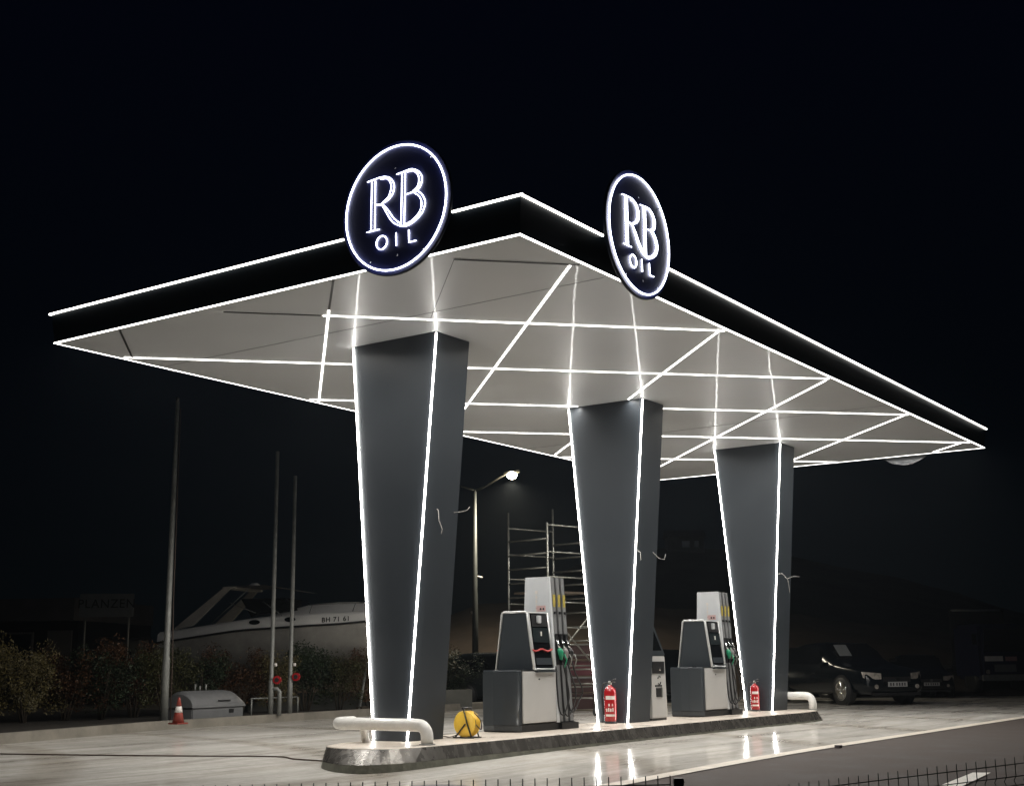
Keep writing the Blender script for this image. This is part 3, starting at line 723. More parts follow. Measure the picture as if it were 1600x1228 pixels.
# ------------------------------------------------------------------ poles behind the kerb
fp = empty("lamp_mast", (7.25, 14.12, .13), 0, "tall tapering pale mast at the left, beside the grey lidded box", "mast")
MB().tube([(0, 0, 0), (0, 0, 1.3), (0, 0, 1.35), (0, 0, 6.85)], [.085, .078, .066, .042], 14).build("shaft", GALV, fp)
MB().tube([(.12, -.06, .0), (.12, -.06, 1.2), (.09, -.04, 2.5), (.07, -.03, 6.7)], .012, 6).build("halyard", CABL, fp)
MB().lathe([(.12, 0), (.12, .02), (.09, .025)], (0, 0, 0), 16).build("base_plate", GALV, fp)
MB().tube([(0, 0, 6.85), (0, 0, 6.92), (0, 0, 6.95)], [.03, .05, .01], 10).build("finial", BLK, fp)
def vent(loc, h, label, elbow):
    v = empty("vent_pipe", loc, 0, label, "vent pipe", "thin vent pipes by the kerb")
    MB().tube([(0, 0, 0), (0, 0, .8), (0, 0, .82), (0, 0, h)], [.062, .062, .05, .045], 12).build("pipe", GALV, v)
    d = Vector((rt.x, rt.y, 0)).normalized(); bk = Vector((fw.x, fw.y, 0)).normalized()
    c = d*.14+Vector((0, 0, .88 if not elbow else .82))
    MB().tube([Vector((0, 0, c.z)), c], .055, 10).build("branch", GALV, v)
    MB().tube([c+bk*.06, c-bk*.08], .095, 14).build("red_flange", REDP, v)
    MB().tube([c-bk*.08, c-bk*.10], .05, 10).build("flange_hub", BLK, v)
    MB().tube([d*.06+Vector((0, 0, 1.16)), d*.12+Vector((0, 0, 1.16))], .04, 8).build("valve_knob", WLAB, v)
    if elbow:
        MB().tube([Vector((0, 0, .62)), d*.14+Vector((0, 0, .62)), d*.2+Vector((0, 0, .55)), d*.2+Vector((0, 0, .02))], .048, 10).build("return_pipe", GALV, v)
vent((10.45, 14.22, .13), 6.15, "taller thin grey vent pipe with return bend and red flange", True)
vent((11.15, 14.30, .13), 5.65, "shorter thin grey vent pipe with red flange, right one of the pair", False)
# little rail between the pipes
rr = empty("low_pipe_rail", (10.8, 14.4, .12), 0, "low thin metal rail behind the vent pipes", "rail")
MB().tube([(-.8, 0, .42), (.75, .05, .42)], .018, 6).build("bar", GALV, rr)
for x_ in (-.78, .72): MB().tube([(x_, 0, 0), (x_, 0, .42)], .018, 6).build("leg", GALV, rr)

# lidded box and cone
dr = Vector((rt.x, rt.y, 0)).normalized(); yw = math.atan2(dr.y, dr.x)
pc_ = at_plane(330, 1127, .13)
lb = empty("lidded_box", (8.85, 14.62, .13), R(8), "grey storage box with a domed lid standing behind the kerb beside the orange cone", "storage box")
Lh = .90
def dome(x, s=1.): return [(x, -.40, .26)]+[(x, -.40*math.cos(R(a)), .26+.36*s*math.sin(R(a))*(1 if s > .9 else s)) for a in (18, 36, 54, 72, 90, 108, 126, 144, 162)]+[(x, .40, .26)]
MB().grid([dome(-Lh, .9), dome(-Lh+.06, .97), dome(-Lh+.12), dome(Lh-.34), dome(Lh-.2, .95), dome(Lh-.09, .86), dome(Lh-.02, .72), dome(Lh, .58)], False, True, False).grid([dome(-Lh, .9), [(-Lh-.01, y, .27) for y in (-.38, -.3, -.2, -.1, -.05, 0, .05, .1, .2, .3, .38)]], False, False).build("lid", TANKM, lb)
MB().box(-Lh+.02, Lh-.04, -.37, .37, 0, .25).build("body", TANKM, lb, bevel=.02)
MB().box(Lh-.55, Lh-.40, -.385, -.372, .13, .21).build("latch", BLK, lb)
MB().obox((.15, -.395, .40), (.2, 0, 0), (0, .012, 0), (0, 0, .012)).build("handle", BLK, lb)
for x_, h_ in ((-.38, .16), (-.22, .12), (-.02, .15)): MB().tube([(x_, 0, .60), (x_, 0, .60+h_)], .022, 8).build("filler_pipe", GALV, lb)
cc = at_plane(281, 1131, .18)
cn = empty("traffic_cone", (cc.x, cc.y+.05, .18), 0, "small orange traffic cone with a white band in front of the grey box", "traffic cone")
MB().box(-.14, .14, -.14, .14, 0, .03).build("foot", CONEM, cn, bevel=.01)
MB().lathe([(.115, .03), (.075, .22), (.073, .225)], (0, 0, 0), 18).lathe([(.055, .335), (.02, .50), (.015, .505)], (0, 0, 0), 18).build("cone_body", CONEM, cn)
MB().lathe([(.078, .22), (.053, .34)], (0, 0, 0), 18).build("reflective_band", WLAB, cn)

# ------------------------------------------------------------------ hedge
def bush_mesh(seed, n=5200, w=.85, h=1.6, d=.6):
    r = random.Random(seed); mb = MB()
    cl = [(r.uniform(-w*.85, w*.85), r.uniform(-d*.7, d*.7), r.uniform(.30, h*.9), r.uniform(.14, .34)) for _ in range(44)]
    for i in range(n):
        cx_, cy_, cz_, rr_ = r.choice(cl)
        v = Vector((r.gauss(0, 1), r.gauss(0, 1), r.gauss(0, 1))).normalized()*rr_*(r.random()**.35)
        p = Vector((cx_, cy_, cz_))+v
        if p.z < .15: p.z = .15+r.random()*.3
        a = Vector((r.gauss(0, 1), r.gauss(0, 1), r.gauss(0, 1))).normalized(); b = a.cross(Vector((r.random(), r.random(), r.random()))).normalized()
        s = r.uniform(.016, .038)
        mb.poly([p-a*s, p+b*s*.5, p+a*s, p-b*s*.5])
    return mb
def bush_stem(seed):
    r = random.Random(seed+50); mb = MB()
    for _ in range(7):
        x, y = r.uniform(-.3, .3), r.uniform(-.2, .2)
        mb.tube([(x*.3, y*.3, 0), (x*.7, y*.7, .4), (x*1.6, y*1.4, 1.1)], [.022, .016, .006], 5)
    return mb
bvar = []
for s in range(4):
    root = empty("hedge_shrub", (0, 0, 0)); bush_mesh(s).build("crown", LEAFS[s], root); bush_stem(s).build("stem", BARK, root); bvar.append(root)
bl = ["leftmost shrub of the hedge, cut by the picture edge", "olive green shrub below the left building", "reddish shrub below the gap between building and sign", "dark shrub under the sign board", "bronze shrub below the right end of the sign board", "green shrub just left of the tall mast", "dark shrub just right of the tall mast", "reddish shrub behind the storage box", "olive shrub between the storage box and the vent pipes", "dark shrub directly behind the vent pipes", "rounded green shrub between the vent pipes and the first column", "bronze shrub touching the left edge of the first column", "green shrub hidden half by the first column", "shrub seen right of the first column, before the street lamp", "ragged shrub at the foot of the street lamp"]
us_ = [-30, 45, 105, 160, 212, 262, 318, 372, 425, 478, 530, 580, 640, 690, 722]
used = set(); order = [2, 2, 1, 3, 1, 0, 3, 1, 2, 3, 0, 1, 0, 2, 3]
rb_ = random.Random(11)
for i, (u, k_) in enumerate(zip(us_, order)):
    dep = 27.5+.0125*max(0, u)+rb_.uniform(-.3, .3) + (4.5 if u > 600 else 0)
    g_ = at_depth(u, 1040, dep)
    o = bvar[k_] if k_ not in used else copy_tree(bvar[k_]); used.add(k_)
    o.location = (g_.x, g_.y, .12); o.rotation_euler = (0, 0, rb_.uniform(0, 6.28)); s = rb_.uniform(.98, 1.12); o.scale = (s, s, s*rb_.uniform(.92, 1.1)*(1.02 if u < 300 else .94))
    tag(o, bl[i], "shrub", "hedge shrubs behind the kerb")

# low wall behind hedge
wa = at_depth(385, 1100, 33.5); wb = at_depth(735, 1090, 37)
dv = Vector((wb.x-wa.x, wb.y-wa.y, 0)); 
tag(MB().obox(((wa.x+wb.x)/2, (wa.y+wb.y)/2, .32), dv/2, Vector((-dv.y, dv.x, 0)).normalized()*.1, (0, 0, .24)).build("low_wall", WALLM), "low pale rendered wall behind the shrubs under the boat", "wall")

# ------------------------------------------------------------------ motor boat on a stand
D0 = 36.5
stern = at_depth(276, 1040, D0+.5); bowp = at_depth(701, 1040, D0-1.2)
bd = Vector((bowp.x-stern.x, bowp.y-stern.y, 0)); LB = bd.length; ang = math.atan2(bd.y, bd.x)
boat = empty("motor_boat", (stern.x, stern.y, .1), ang, "white motor cruiser with radar arch standing ashore behind the hedge", "boat")
def lerp_tab(tab, s): return interp(tab, s)
beam = [(0, 1.25), (2, 1.42), (4.5, 1.45), (6.2, 1.1), (7.4, .6), (8.3, .08)]
railz = [(0, 1.82), (2.6, 2.12), (5.6, 2.26), (8.3, 2.50)]
deckz = [(0, 2.12), (1.0, 2.22), (3.0, 2.46), (5.0, 2.58), (6.5, 2.60), (8.3, 2.58)]
chz = [(0, 1.15), (4, 1.25), (6.5, 1.55), (8.3, 2.2)]
kz = [(0, .72), (4.5, .74), (6.2, 1.0), (7.4, 1.5), (8.3, 2.28)]
st_ = [LB*i/24 for i in range(25)]
K = 8.3/LB
def loft(fn): return [fn(s*K, s) for s in st_]
hull = MB()
hull.grid(loft(lambda q, s: [(s, -lerp_tab(beam, q)*1.0, lerp_tab(railz, q)), (s, -lerp_tab(beam, q)*.97, (lerp_tab(railz, q)+lerp_tab(chz, q))/2), (s, -lerp_tab(beam, q)*.80, lerp_tab(chz, q)), (s, 0, lerp_tab(kz, q)), (s, lerp_tab(beam, q)*.80, lerp_tab(chz, q)), (s, lerp_tab(beam, q)*.97, (lerp_tab(railz, q)+lerp_tab(chz, q))/2), (s, lerp_tab(beam, q), lerp_tab(railz, q))]), False, True)
hull.poly([(0, -1.25, 1.82), (0, -1.21, 1.5), (0, -1.0, 1.15), (0, 0, .72), (0, 1.0, 1.15), (0, 1.21, 1.5), (0, 1.25, 1.82)])
hull.build("hull", GELD, boat)
MB().grid(loft(lambda q, s: [(s, -lerp_tab(beam, q)*1.005, lerp_tab(railz, q)+.01), (s, -lerp_tab(beam, q)*.97, (lerp_tab(deckz, q)*.75+lerp_tab(railz, q)*.25)), (s, -lerp_tab(beam, q)*.86, lerp_tab(deckz, q)), (s, 0, lerp_tab(deckz, q)+.06), (s, lerp_tab(beam, q)*.86, lerp_tab(deckz, q)), (s, lerp_tab(beam, q)*1.005, lerp_tab(railz, q)+.01)]), False, True).build("deck_moulding", GEL, boat)
MB().tube([(s, -lerp_tab(beam, s*K)*1.02, lerp_tab(railz, s*K)) for s in st_], .03, 6).build("rub_rail", BLK, boat)
cab = [(3.0, 0), (3.5, .10), (4.4, .24), (5.6, .22), (6.5, .06), (6.9, 0)]
MB().grid([[(s/K, -.85*(1-.35*max(0, (s-4.5)/2.4)), lerp_tab(deckz, s)-.02), (s/K, -.6*(1-.35*max(0, (s-4.5)/2.4)), lerp_tab(deckz, s)+lerp_tab(cab, s)+.03), (s/K, 0, lerp_tab(deckz, s)+lerp_tab(cab, s)+.08), (s/K, .6, lerp_tab(deckz, s)+lerp_tab(cab, s)+.03), (s/K, .85, lerp_tab(deckz, s)-.02)] for s in (3, 3.5, 4, 4.4, 5, 5.6, 6.1, 6.5, 6.9)], False, True).build("cabin_top", GEL, boat)
def hullside(s, f, off=.02):
    q_ = s*K; b_ = lerp_tab(beam, q_); return Vector((s, -b_*(1.005-.035*f)-off, lerp_tab(railz, q_)+.01+f*((lerp_tab(deckz, q_)*.75+lerp_tab(railz, q_)*.25)-lerp_tab(railz, q_))))
for s in (2.95, 3.98):
    c_ = hullside(s, .75); MB().poly([c_+Vector((.16*math.cos(R(a)), 0, .065*math.sin(R(a)))) for a in range(0, 360, 20)]).build("porthole", CGLASS, boat)
tm = hullside(5.22, .46, .015); d1 = (hullside(5.9, .42)-hullside(5.0, .42)).normalized()
text_mesh("registration_number", "BH 71 61", .175, BLK, boat, basis(tm, d1, (0, 0, 1)), .003, 1.15, .018)
# radar arch
for sy in (-1, 1):
    MB().frustum([(.35, sy*1.12, 2.15), (1.0, sy*1.12, 2.28), (1.0, sy*1.04, 2.28), (.35, sy*1.04, 2.15)], [(1.75, sy*.95, 3.28), (2.02, sy*.95, 3.30), (2.02, sy*.88, 3.30), (1.75, sy*.88, 3.28)]).build("radar_arch_side", GELD, boat, bevel=.015)  # arch in the darker hull tone: its dim light is put into the colour
MB().box(1.75, 2.15, -.95, .95, 3.28, 3.34).build("radar_arch_top", GELD, boat, bevel=.015)
MB().grid([[(1.9, -.9, 3.34), (1.9, .9, 3.34)], [(3.0, -.95, 3.36), (3.0, .95, 3.36)], [(3.9, -.9, 3.18), (3.9, .9, 3.18)]], False, True).build("canopy_cover", CANV, boat)
MB().poly([(2.6, -.85, 2.5), (3.9, -.7, 2.66), (3.6, -.8, 3.0), (2.3, -.9, 3.0)]).poly([(3.9, -.7, 2.66), (3.9, .7, 2.66), (3.6, .8, 3.0), (3.6, -.8, 3.0)]).build("windscreen", CGLASS, boat)
MB().lathe([(.16, 0), (.16, .06), (.08, .12)], (2.3, 0, 3.36), 16).build("radar_dome", GEL, boat)
for a, b in (((1.5, -.98, 2.35), (2.6, -.95, 3.3)), ((2.0, -1.0, 2.9), (2.75, -.9, 2.6)), ((3.0, -1.0, 2.9), (3.6, -1.0, 2.5))): MB().tube([a, b], .012, 5).build("canopy_bow", GALV, boat)
rl_ = MB().tube([(s/K, -lerp_tab(beam, s)*.85, lerp_tab(deckz, s)+.22) for s in (4.6, 5.2, 6, 7, 7.8, 8.2)], .013, 5)
for s in (4.6, 5.8, 7.0, 8.0): rl_.tube([(s/K, -lerp_tab(beam, s)*.85, lerp_tab(deckz, s)), (s/K+.08, -lerp_tab(beam, s)*.85, lerp_tab(deckz, s)+.22)], .011, 5)
rl_.build("bow_rail", GALV, boat)
for s in (1.2, 3.6, 6.0):
    for sy in (-1, 1):
        MB().tube([(s, sy*1.5, 0), (s, sy*.9, 1.25)], .04, 6).build("stand_leg", GALV, boat)
    MB().box(s-.08, s+.08, -1.5, 1.5, 0, .1).build("stand_beam", BARK, boat)
MB().box(-.5, -.02, -.25, .25, .8, 1.5).build("stern_drive", BLK, boat, bevel=.05)

# ------------------------------------------------------------------ building and sign at the left
bd0 = at_depth(-150, 1040, 56); bd1 = at_depth(114, 1040, 55)
dv = Vector((bd1.x-bd0.x, bd1.y-bd0.y, 0)); Lw = dv.length; an = math.atan2(dv.y, dv.x)
bld = empty("low_building", (bd0.x, bd0.y, -.1), an, "dark flat roofed building beyond the hedge at the far left", "building")
MB().box(0, Lw, .3, 8, 0, 3.35).build("wall", BLDD, bld)
MB().box(-.1, Lw+.05, -.3, 8.1, 3.36, 4.3).build("roof_fascia", BLDG, bld)
for x_, w_ in ((.5, 1.6), (2.4, 1.6), (4.3, 1.4)):
    wf = MB().box(x_, x_+w_, .22, .298, .9, 2.9).build("window", BLDG, bld); MB().box(x_+.08, x_+w_-.08, .2, .219, .98, 2.82).build("pane", CGLASS, wf)
dr_ = MB().box(Lw-1.35, Lw-.25, .22, .298, .1, 2.95).build("door", BLDG, bld); MB().box(Lw-.5, Lw-.46, .17, .219, 1.0, 1.2).build("handle", CHROME, dr_)
s0 = at_depth(119, 1040, 50); s1 = at_depth(204, 1040, 50)
dv = Vector((s1.x-s0.x, s1.y-s0.y, 0)); Ls = dv.length; an = math.atan2(dv.y, dv.x)
sb = empty("sign_board", (s0.x, s0.y, -.1), an, "pale board lettered PLANZEN on posts beyond the hedge", "sign")
zt_ = 1.35+(1045-930)/(F/50)+.0; zb_ = 1.35+(1045-966)/(F/50)
MB().box(0, Ls, 0, .06, zb_, zt_).build("board", SIGNW, sb)
text_mesh("lettering", "PLANZEN", .48, BLK, sb, basis((Ls*.5, -.01, (zb_+zt_)/2+.05), (1, 0, 0), (0, 0, 1)), .004, 1.1)
for x_ in (.2, Ls-.2): MB().tube([(x_, .12, 0), (x_, .12, zt_)], .05, 8).build("post", GALV, sb)
kb0 = at_depth(158, 1040, 53)
kb = empty("small_kiosk", (kb0.x, kb0.y, -.1), an, "small dark kiosk below the lettered board", "kiosk")
MB().box(0, 1.5, 0, 1.4, 0, 2.5).build("wall", WALLM, kb); MB().box(-.1, 1.6, -.12, 1.5, 2.5, 2.6).build("roof", BLDD, kb); MB().box(.2, 1.2, -.02, -.001, 1.0, 2.0).build("window", CGLASS, kb)

# ------------------------------------------------------------------ street lamp
lp = at_plane(743, 1094, .0); dd = (lp-CAM).length
lpd = (lp-CAM).dot(fw)
sl = empty("street_lamp", (lp.x, lp.y, 0), yw, "tall grey street lamp with its right hand lantern lit, behind the first pump", "street lamp")
hL = at_depth(740, 757, lpd).z
MB().tube([(0, 0, 0), (0, 0, hL*.35), (0, 0, hL)], [.13, .11, .06], 14).build("pole", POLEM, sl)
tipr = at_depth(800, 730, lpd); ax_ = (tipr-at_depth(740, 730, lpd)).dot(rt)-.05
MB().tube([(0, 0, hL-.02), (.35, 0, hL+.12), (ax_-.15, 0, tipr.z+.02)], [.045, .04, .035], 8).build("arm", POLEM, sl)
MB().tube([(0, 0, hL-.02), (-.35, 0, hL+.10), (-.9, 0, hL+.26)], [.045, .04, .03], 8).build("arm", POLEM, sl)
lt = MB().obox((ax_+.05, 0, tipr.z+.06), (.30, 0, .05), (0, .12, 0), (-.01, 0, .05)).build("lantern", GALV, sl, bevel=.02)
LAMPE = emit("lamp_glass", (1, .84, .55), 60)
MB().lathe([(.02, .12), (.12, .10), (.18, .04), (.195, -.03), (.15, -.12), (.04, -.17)], (ax_+.05, 0, tipr.z-.02), 16).build("lamp_glass", LAMPE, lt)
MB().obox((-1.1, 0, hL+.33), (.28, 0, -.05), (0, .1, 0), (0, 0, .04)).build("lantern", GALV, sl, bevel=.02)
for zz, l_ in ((at_depth(742, 899, lpd).z, .26), (at_depth(742, 955, lpd).z, -.15)): MB().tube([(0, 0, zz), (l_*.5, 0, zz+.02), (l_, 0, zz-.03)], [.045, .03, .05], 8).build("bracket", WLAB, sl)
li = bpy.data.lights.new("street_lamp_light", 'AREA'); li.shape = 'DISK'; li.size = .34; li.energy = 700; li.color = (1, .90, .70); li.spread = R(160)
lo = bpy.data.objects.new("street_lamp_light", li); col.objects.link(lo); lo.parent = sl; lo.location = (ax_+.05, -.1, tipr.z-.29)

# ------------------------------------------------------------------ scaffold tower
P1 = at_depth(796, 1040, 31.6); P2 = at_depth(858, 1040, 30.8); P3 = at_depth(867, 1040, 32.6)
for v in (P1, P2, P3): v.z = 0
e_ = P2-P1; P4 = P3+e_
sf = empty("scaffold_tower", tuple(P1), 0, "aluminium scaffold tower with many rungs behind the first pump", "scaffold")
htop = lambda v, y, d: 1.25+(1037-y)/(F/d)
H1, H2, H3, H4 = htop(0, 800, 31.6), htop(0, 816, 30.8), htop(0, 795, 32.6), htop(0, 822, 31.9)
for v, h_ in ((P1, H1), (P2, H2), (P3, H3), (P4, H4)):
    MB().tube([v-P1+Vector((0, 0, .15)), v-P1+Vector((0, 0, h_))], .028, 8).build("upright", ALU, sf)
    MB().lathe([(.09, -.03), (.1, 0), (.09, .03)], tuple(v-P1+Vector((0, 0, .10))), 14, 'y').build("castor", RUB, sf)
zz = .42
while zz < H2-.05:
    for a, b in ((P1, P2), (P3, P4)):
        MB().tube([a-P1+Vector((0, 0, zz)), b-P1+Vector((0, 0, zz))], .022, 6).build("rung", ALU, sf)
    zz += .345
for z0_, z1_ in ((2.7, 2.7), (2.1, 2.1), (1.7, 1.7), (.7, .7), (4.55, 4.55), (3.9, 3.9), (3.3, 3.3), (1.2, 2.5), (2.5, 1.2), (1.2, 1.2)):
    MB().tube([P1-P1+Vector((0, 0, z0_)), P3-P1+Vector((0, 0, z1_))], .02, 6).build("brace", ALU, sf)
    MB().tube([P2-P1+Vector((0, 0, z1_)), P4-P1+Vector((0, 0, z0_))], .02, 6).build("brace", ALU, sf)
m_ = (P1+P2+P3+P4)/4-P1
MB().obox(m_+Vector((0, 0, 2.95)), (P3-P1)*.45, e_*.42, (0, 0, .025)).build("platform", BARK, sf)
# stacked crates
cnames = ["lowest maroon crate of the stack behind the pump hoses", "second maroon crate from the ground, behind the pump hoses", "brightest red crate of the stack, second from the top", "top maroon crate of the stack behind the pump hoses"]
for i in range(4):
    c0 = at_depth(905+(-3, 4, -2, 3)[i], 1040, 35.5); z0_ = .02+.44*i
    cr_ = empty("crate", (c0.x, c0.y, z0_), yw+R((0, 4, -3, 2)[i]), cnames[i], "crate", "maroon crates stacked behind the first pump")
    MB().frustum([(-.52, -.36, .03), (.52, -.36, .03), (.52, .36, .03), (-.52, .36, .03)], [(-.56, -.4, .40), (.56, -.4, .40), (.56, .4, .40), (-.56, .4, .40)]).build("shell", MAROON if i != 2 else mat("red_crate", (.07, .012, .018), .5, var=.2), cr_, bevel=.01)
    MB().box(-.6, .6, -.43, .43, .40, .435).build("rim", TANKM if i % 2 else MAROON, cr_)
    for x_ in (-.45, .45): MB().box(x_-.05, x_+.05, -.42, -.38, .06, .36).build("rib", MAROON, cr_)

# ------------------------------------------------------------------ vehicles
def make_car(name, loc, rz, label, body, L=4.4, Wd=1.85, H=1.65, suv=True, detail=True, paper=None, cat="car", group="cars parked beyond the forecourt"):
    c = empty(name, loc, rz, label, cat, group)
    # x forward (front at +L/2)
    hw = Wd/2; g_ = .22; bz = H*.60
    if suv: S = [(-.5, .45, .58, .58, .90), (-.485, g_, .60, .62, .96), (-.44, g_-.02, .62, .93, .98), (-.36, g_-.02, .62, .985, .99), (-.15, g_-.02, .62, 1.0, 1.), (.05, g_-.02, .61, .985, 1.), (.13, g_-.02, .605, .94, .99), (.26, g_-.02, .60, .60, .985), (.38, g_-.02, .575, .575, .97), (.455, g_, .52, .52, .92), (.49, g_+.04, .43, .43, .82), (.5, g_+.1, .34, .34, .74)]
    else: S = [(-.5, .45, .58, .58, .86), (-.48, g_, .64, .64, .93), (-.36, g_, .66, .665, .97), (-.27, g_, .655, .90, .99), (-.15, g_, .65, 1., 1.), (.02, g_, .64, 1., 1.), (.08, g_, .635, .95, .99), (.21, g_, .62, .62, .98), (.38, g_, .58, .58, .96), (.465, g_, .52, .52, .90), (.49, g_+.04, .42, .42, .82), (.5, g_+.1, .34, .34, .74)]
    rows = []
    for x, zb_, zk, zr, wf in S:
        x *= L; w_ = hw*wf; zk *= H; zr *= H; has = zr > zk+.05
        wr = w_*.74 if has else w_*.88; zz = zr if has else zk+.015
        half = [(x, w_*.92, zb_), (x, w_, zb_+.15), (x, w_, zk*.72), (x, w_*.965, zk), (x, wr+.03, zz-.04*(1 if has else 0)), (x, wr*.75, zz+.01), (x, 0, zz+.02)]
        rows.append([(x, 0, zb_)]+half+[(a, -b, d) for a, b, d in half[::-1][1:]])
    mb = MB().grid(rows, True, True, True)
    bo = mb.build("body", body, c)
    md = bo.modifiers.new("subsurf", 'SUBSURF'); md.levels = 1; md.render_levels = 1
    # glass
    def cab(x): 
        for a, b in zip(S, S[1:]):
            if a[0]*L <= x <= b[0]*L: f = (x-a[0]*L)/((b[0]-a[0])*L); return [a[i]+(b[i]-a[i])*f for i in range(5)]
    ga, gb = (.055*L, .255*L) if suv else (.035*L, .205*L)
    def roofp(x, yy, off=.02):
        s_ = cab(x); return (x+off, yy, s_[3]*H+off+.005)
    wa = [roofp(gb-.04, k_*hw*.80) for k_ in (-1, -.5, 0, .5, 1)]; wm = [roofp((ga+gb)/2+.04, k_*hw*.76, .035) for k_ in (-1, -.5, 0, .5, 1)]; wt_ = [roofp(ga+.12, k_*hw*.68) for k_ in (-1, -.5, 0, .5, 1)]
    ws = MB().grid([wa, wm, wt_], False, True).build("windscreen", CGLASS, c)
    if paper:
        pm_ = Vector(wm[paper[0]]); MB().obox(pm_+Vector((.05, 0, .02)), (0, .17, 0), (-.12, 0, .13), (.004, 0, .004)).build("paper_notice", PAPER, ws)
    for s in (-1, 1):
        xs = [-.36*L, -.2*L, -.02*L, .13*L] if suv else [-.26*L, -.15*L, 0, .10*L]
        lo_ = [(x, s*(hw*cab(x)[4]*.965+.012), cab(x)[2]*H+.03) for x in xs]
        hi_ = [(x+(-.12 if i == 3 else .08 if i == 0 else 0), s*(hw*.80+.012), H*.925) for i, x in enumerate(xs)]
        MB().grid([lo_, hi_], False, True).build("side_window", CGLASS, c)
        MB().obox((.18*L, s*(hw+.08), H*.63), (.06, 0, 0), (0, .10, 0), (0, 0, .07)).build("wing_mirror", body, c, bevel=.02)
        for xw in (-.305*L, .30*L):
            wy = s*(hw-.10); rw = .345 if suv else .32
            wh = MB().lathe([(rw*.62, -.11), (rw*.94, -.115), (rw, -.07), (rw, .07), (rw*.94, .115), (rw*.62, .11)], (xw, wy, rw), 28, 'y').build("wheel", RUB, c)
            rim = MB(); rim.lathe([(rw*.60, 0), (rw*.68, 0.0), (rw*.70, s*.01), (rw*.66, s*.02), (rw*.60, s*.005)], (xw, wy+s*.115, rw), 28, 'y')
            for k_ in range(5):
                a = 2*math.pi*k_/5+.3; rim.tube([(xw, wy+s*.10, rw), (xw+rw*.64*math.cos(a), wy+s*.12, rw+rw*.64*math.sin(a))], [.03, .018], 5)
            rim.build("rim", CHROME, wh)
            MB().lathe([(rw*1.14, -.02*s), (rw*1.14, .012*s)], (xw, s*(hw-.012), rw), 24, 'y').build("wheel_arch", BLK, c)
        if detail:
            zl = H*.455
            hl = MB(); hl.grid([[(.488*L-.0, s*hw*.45, zl-.07), (.488*L, s*hw*.45, zl+.06)], [(.480*L, s*hw*.70, zl-.075), (.478*L, s*hw*.70, zl+.08)], [(.455*L, s*hw*.885, zl-.04), (.445*L, s*hw*.90, zl+.10)]], False, True)
            for v in hl.v: v.x += .045
            hl.build("headlight", LENS, c)
            MB().lathe([(.05, .0), (.05, .02)], (.492*L+.03, s*hw*.62, .42), 12, 'x').build("fog_lamp", LENS, c)
            MB().obox((.05*L, s*(hw+.012), H*.50), (.08, 0, 0), (0, .012, 0), (0, 0, .012)).build("door_handle", CHROME, c)
    MB().obox((.5*L+.01, 0, H*.40), (.02, 0, 0), (0, hw*.40, 0), (0, 0, .055)).build("grille", BLK, c)
    pl_ = MB().obox((.5*L+.035, 0, .47), (.006, 0, 0), (0, .26, 0), (0, 0, .056)).build("number_plate", PLATE, c)
    for q_ in range(6): MB().obox((.5*L+.043, -.19+q_*.072+(.02 if q_ > 1 else 0), .47), (.002, 0, 0), (0, .016, 0), (0, 0, .034)).build("plate_characters", BLK, pl_)
    MB().lathe([(.045, 0), (.045, .012)], (.5*L+.03, 0, H*.41), 14, 'x').build("badge", CHROME, c)
    MB().obox((.5*L-.05, 0, .25), (.06, 0, 0), (0, hw*.7, 0), (0, 0, .03)).build("lower_bumper", BLK, c)
    return c
# heading: towards the camera, turned to the right
def yaw_to(loc, extra):
    v = CAM-Vector(loc); return math.atan2(v.y, v.x)+R(extra)
l1 = at_plane(1322, 1101, 0)     # near front wheel contact
rz1 = yaw_to(l1, 34); Lc = 4.45; KS = 1.25
# position the car so that its right front wheel stands there
off = Matrix.Rotation(rz1, 3, 'Z') @ Vector((.30*Lc, -(1.78/2-.10), 0))
c1_ = make_car("parked_car", (l1.x-off.x*KS, l1.y-off.y*KS, 0), rz1, "black saloon car with shining headlamp and a paper behind its windscreen", CARB, Lc, 1.78, 1.44, False, True, (1,)); c1_.scale = (KS,)*3
l2 = at_depth(1262, 1040, 47); make_car("parked_car", (l2.x, l2.y, -.01), yaw_to(l2, 55), "dark car half hidden behind the farthest column, left of the black saloon", CARB, 4.4, 1.8, 1.5, False, False, (2,))
l3 = at_depth(1432, 1040, 46); make_car("parked_car", (l3.x, l3.y, -.01), yaw_to(l3, 12), "small dark saloon parked between the larger saloon and the truck", CARB, 4.3, 1.75, 1.45, False, True, None)
l4 = at_depth(800, 1040, 41); make_car("parked_car", (l4.x, l4.y, .0), yaw_to(l4, 78), "grey estate car showing beside the dark end of the first pump", CARG, 4.3, 1.8, 1.62, True, False, None)
l5 = at_depth(1028, 1040, 44); make_car("parked_car", (l5.x, l5.y, -.01), yaw_to(l5, 20), "black car showing between the payment terminal and the second pump", CARB, 4.4, 1.8, 1.72, True, False, None)
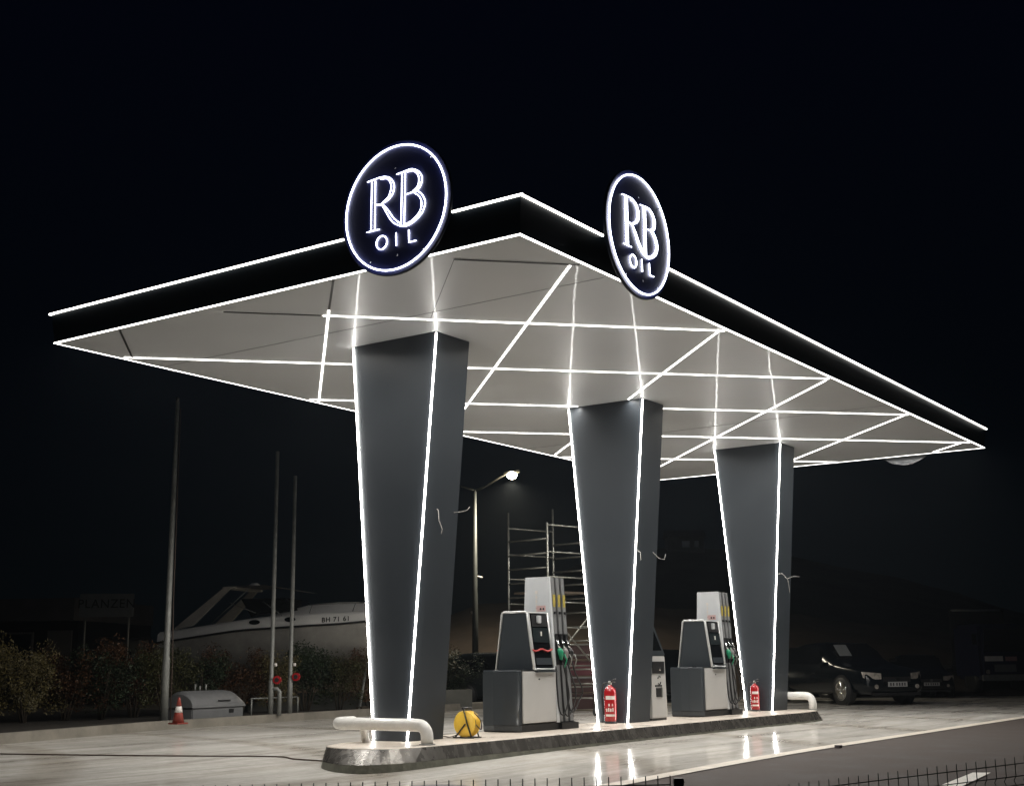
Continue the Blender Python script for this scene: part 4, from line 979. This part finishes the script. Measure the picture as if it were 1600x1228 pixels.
# blue truck
l6 = at_depth(1520, 1040, 50)
tk = empty("truck", (l6.x, l6.y, -.01), yaw_to(l6, 28), "dark blue flatbed truck with pale bumper strips at the right edge", "truck")
MB().box(.6, 2.6, -1.05, 1.05, .55, 2.55).build("cab", BLUE, tk, bevel=.12)
MB().box(-3.4, .5, -1.1, 1.1, .85, 1.05).build("load_bed", BLDD, tk); MB().box(-3.4, 2.4, -.4, .4, .5, .84).build("chassis", BLK, tk)
MB().box(.52, .59, -1.1, 1.1, 1.06, 3.1).build("headboard", BLDD, tk)
MB().poly([(2.62, -.9, 1.55), (2.62, .9, 1.55), (2.615, .85, 2.35), (2.615, -.85, 2.35)]).build("windscreen", CGLASS, tk)
MB().box(2.6, 2.68, -1.05, 1.05, .5, .72).build("bumper", GALV, tk)
MB().box(2.62, 2.64, -.9, -.2, 1.2, 1.38).build("pale_strip", WLAB, tk); MB().box(2.62, 2.64, -.1, .35, 1.2, 1.36).build("pink_strip", mat("pink_strip", (.35, .2, .2), .5), tk)
MB().box(2.62, 2.63, -.55, .3, .82, 1.08).build("radiator_panel", TANKM, tk)
for s in (-1, 1):
    for x_ in (1.7, -2.4): MB().lathe([(.3, -.14), (.44, -.14), (.46, 0), (.44, .14), (.3, .14)], (x_, s*.9, .46), 20, 'y').build("wheel", RUB, tk)
    MB().lathe([(.08, 0), (.08, .02)], (2.68, s*.85, .82), 12, 'x').build("headlight", LENS, tk)
    MB().obox((2.5, s*1.2, 2.0), (.03, 0, 0), (0, .09, 0), (0, 0, .2)).build("wing_mirror", BLK, tk)
MB().tube([(.55, -1., 3.1), (.55, 1., 3.1)], .05, 8).build("rack_bar", GALV, tk)

# ------------------------------------------------------------------ distant house on the hill
hh = at_depth(1072, 846, 186)
ho = empty("hillside_house", (hh.x, hh.y, hh.z-1.6), yw, "faint far house with two dim windows on the hillside between the columns", "house")
MB().box(-2.6, 2.6, 0, 4, 0, 2.3).build("wall", BLDG, ho)
MB().prism([(-2.9, -.2, 2.3), (-2.9, 4.2, 2.3), (-2.9, 2, 3.4)], (0, 0, 0), (5.8, 0, 0)).build("roof", BLDD, ho)
WIN = emit("dim_window", (.7, .72, .75), .006)
for x_, w_ in ((-.6, 1.1), (1.2, .6)): MB().box(x_, x_+w_, -.06, -.01, .8, 1.7).build("window", WIN, ho)

# ------------------------------------------------------------------ closed haze box added round everything to stand in for lens bloom
def haze():
    m = bpy.data.materials.new("added_bloom_haze"); m.use_nodes = True; t = m.node_tree; t.nodes.clear()
    o = t.nodes.new("ShaderNodeOutputMaterial"); v = t.nodes.new("ShaderNodeVolumePrincipled")
    v.inputs["Color"].default_value = (.80, .90, 1, 1); v.inputs["Density"].default_value = .00038; v.inputs["Anisotropy"].default_value = .55
    t.links.new(v.outputs[0], o.inputs["Volume"])
    h = MB().box(-305, 505, -305, 505, -1.2, 60).build("haze", m, loc=(0, 0, 0)); h['kind'] = 'stuff'; h['label'] = "added thin haze standing in for lens bloom round the lights"
haze()
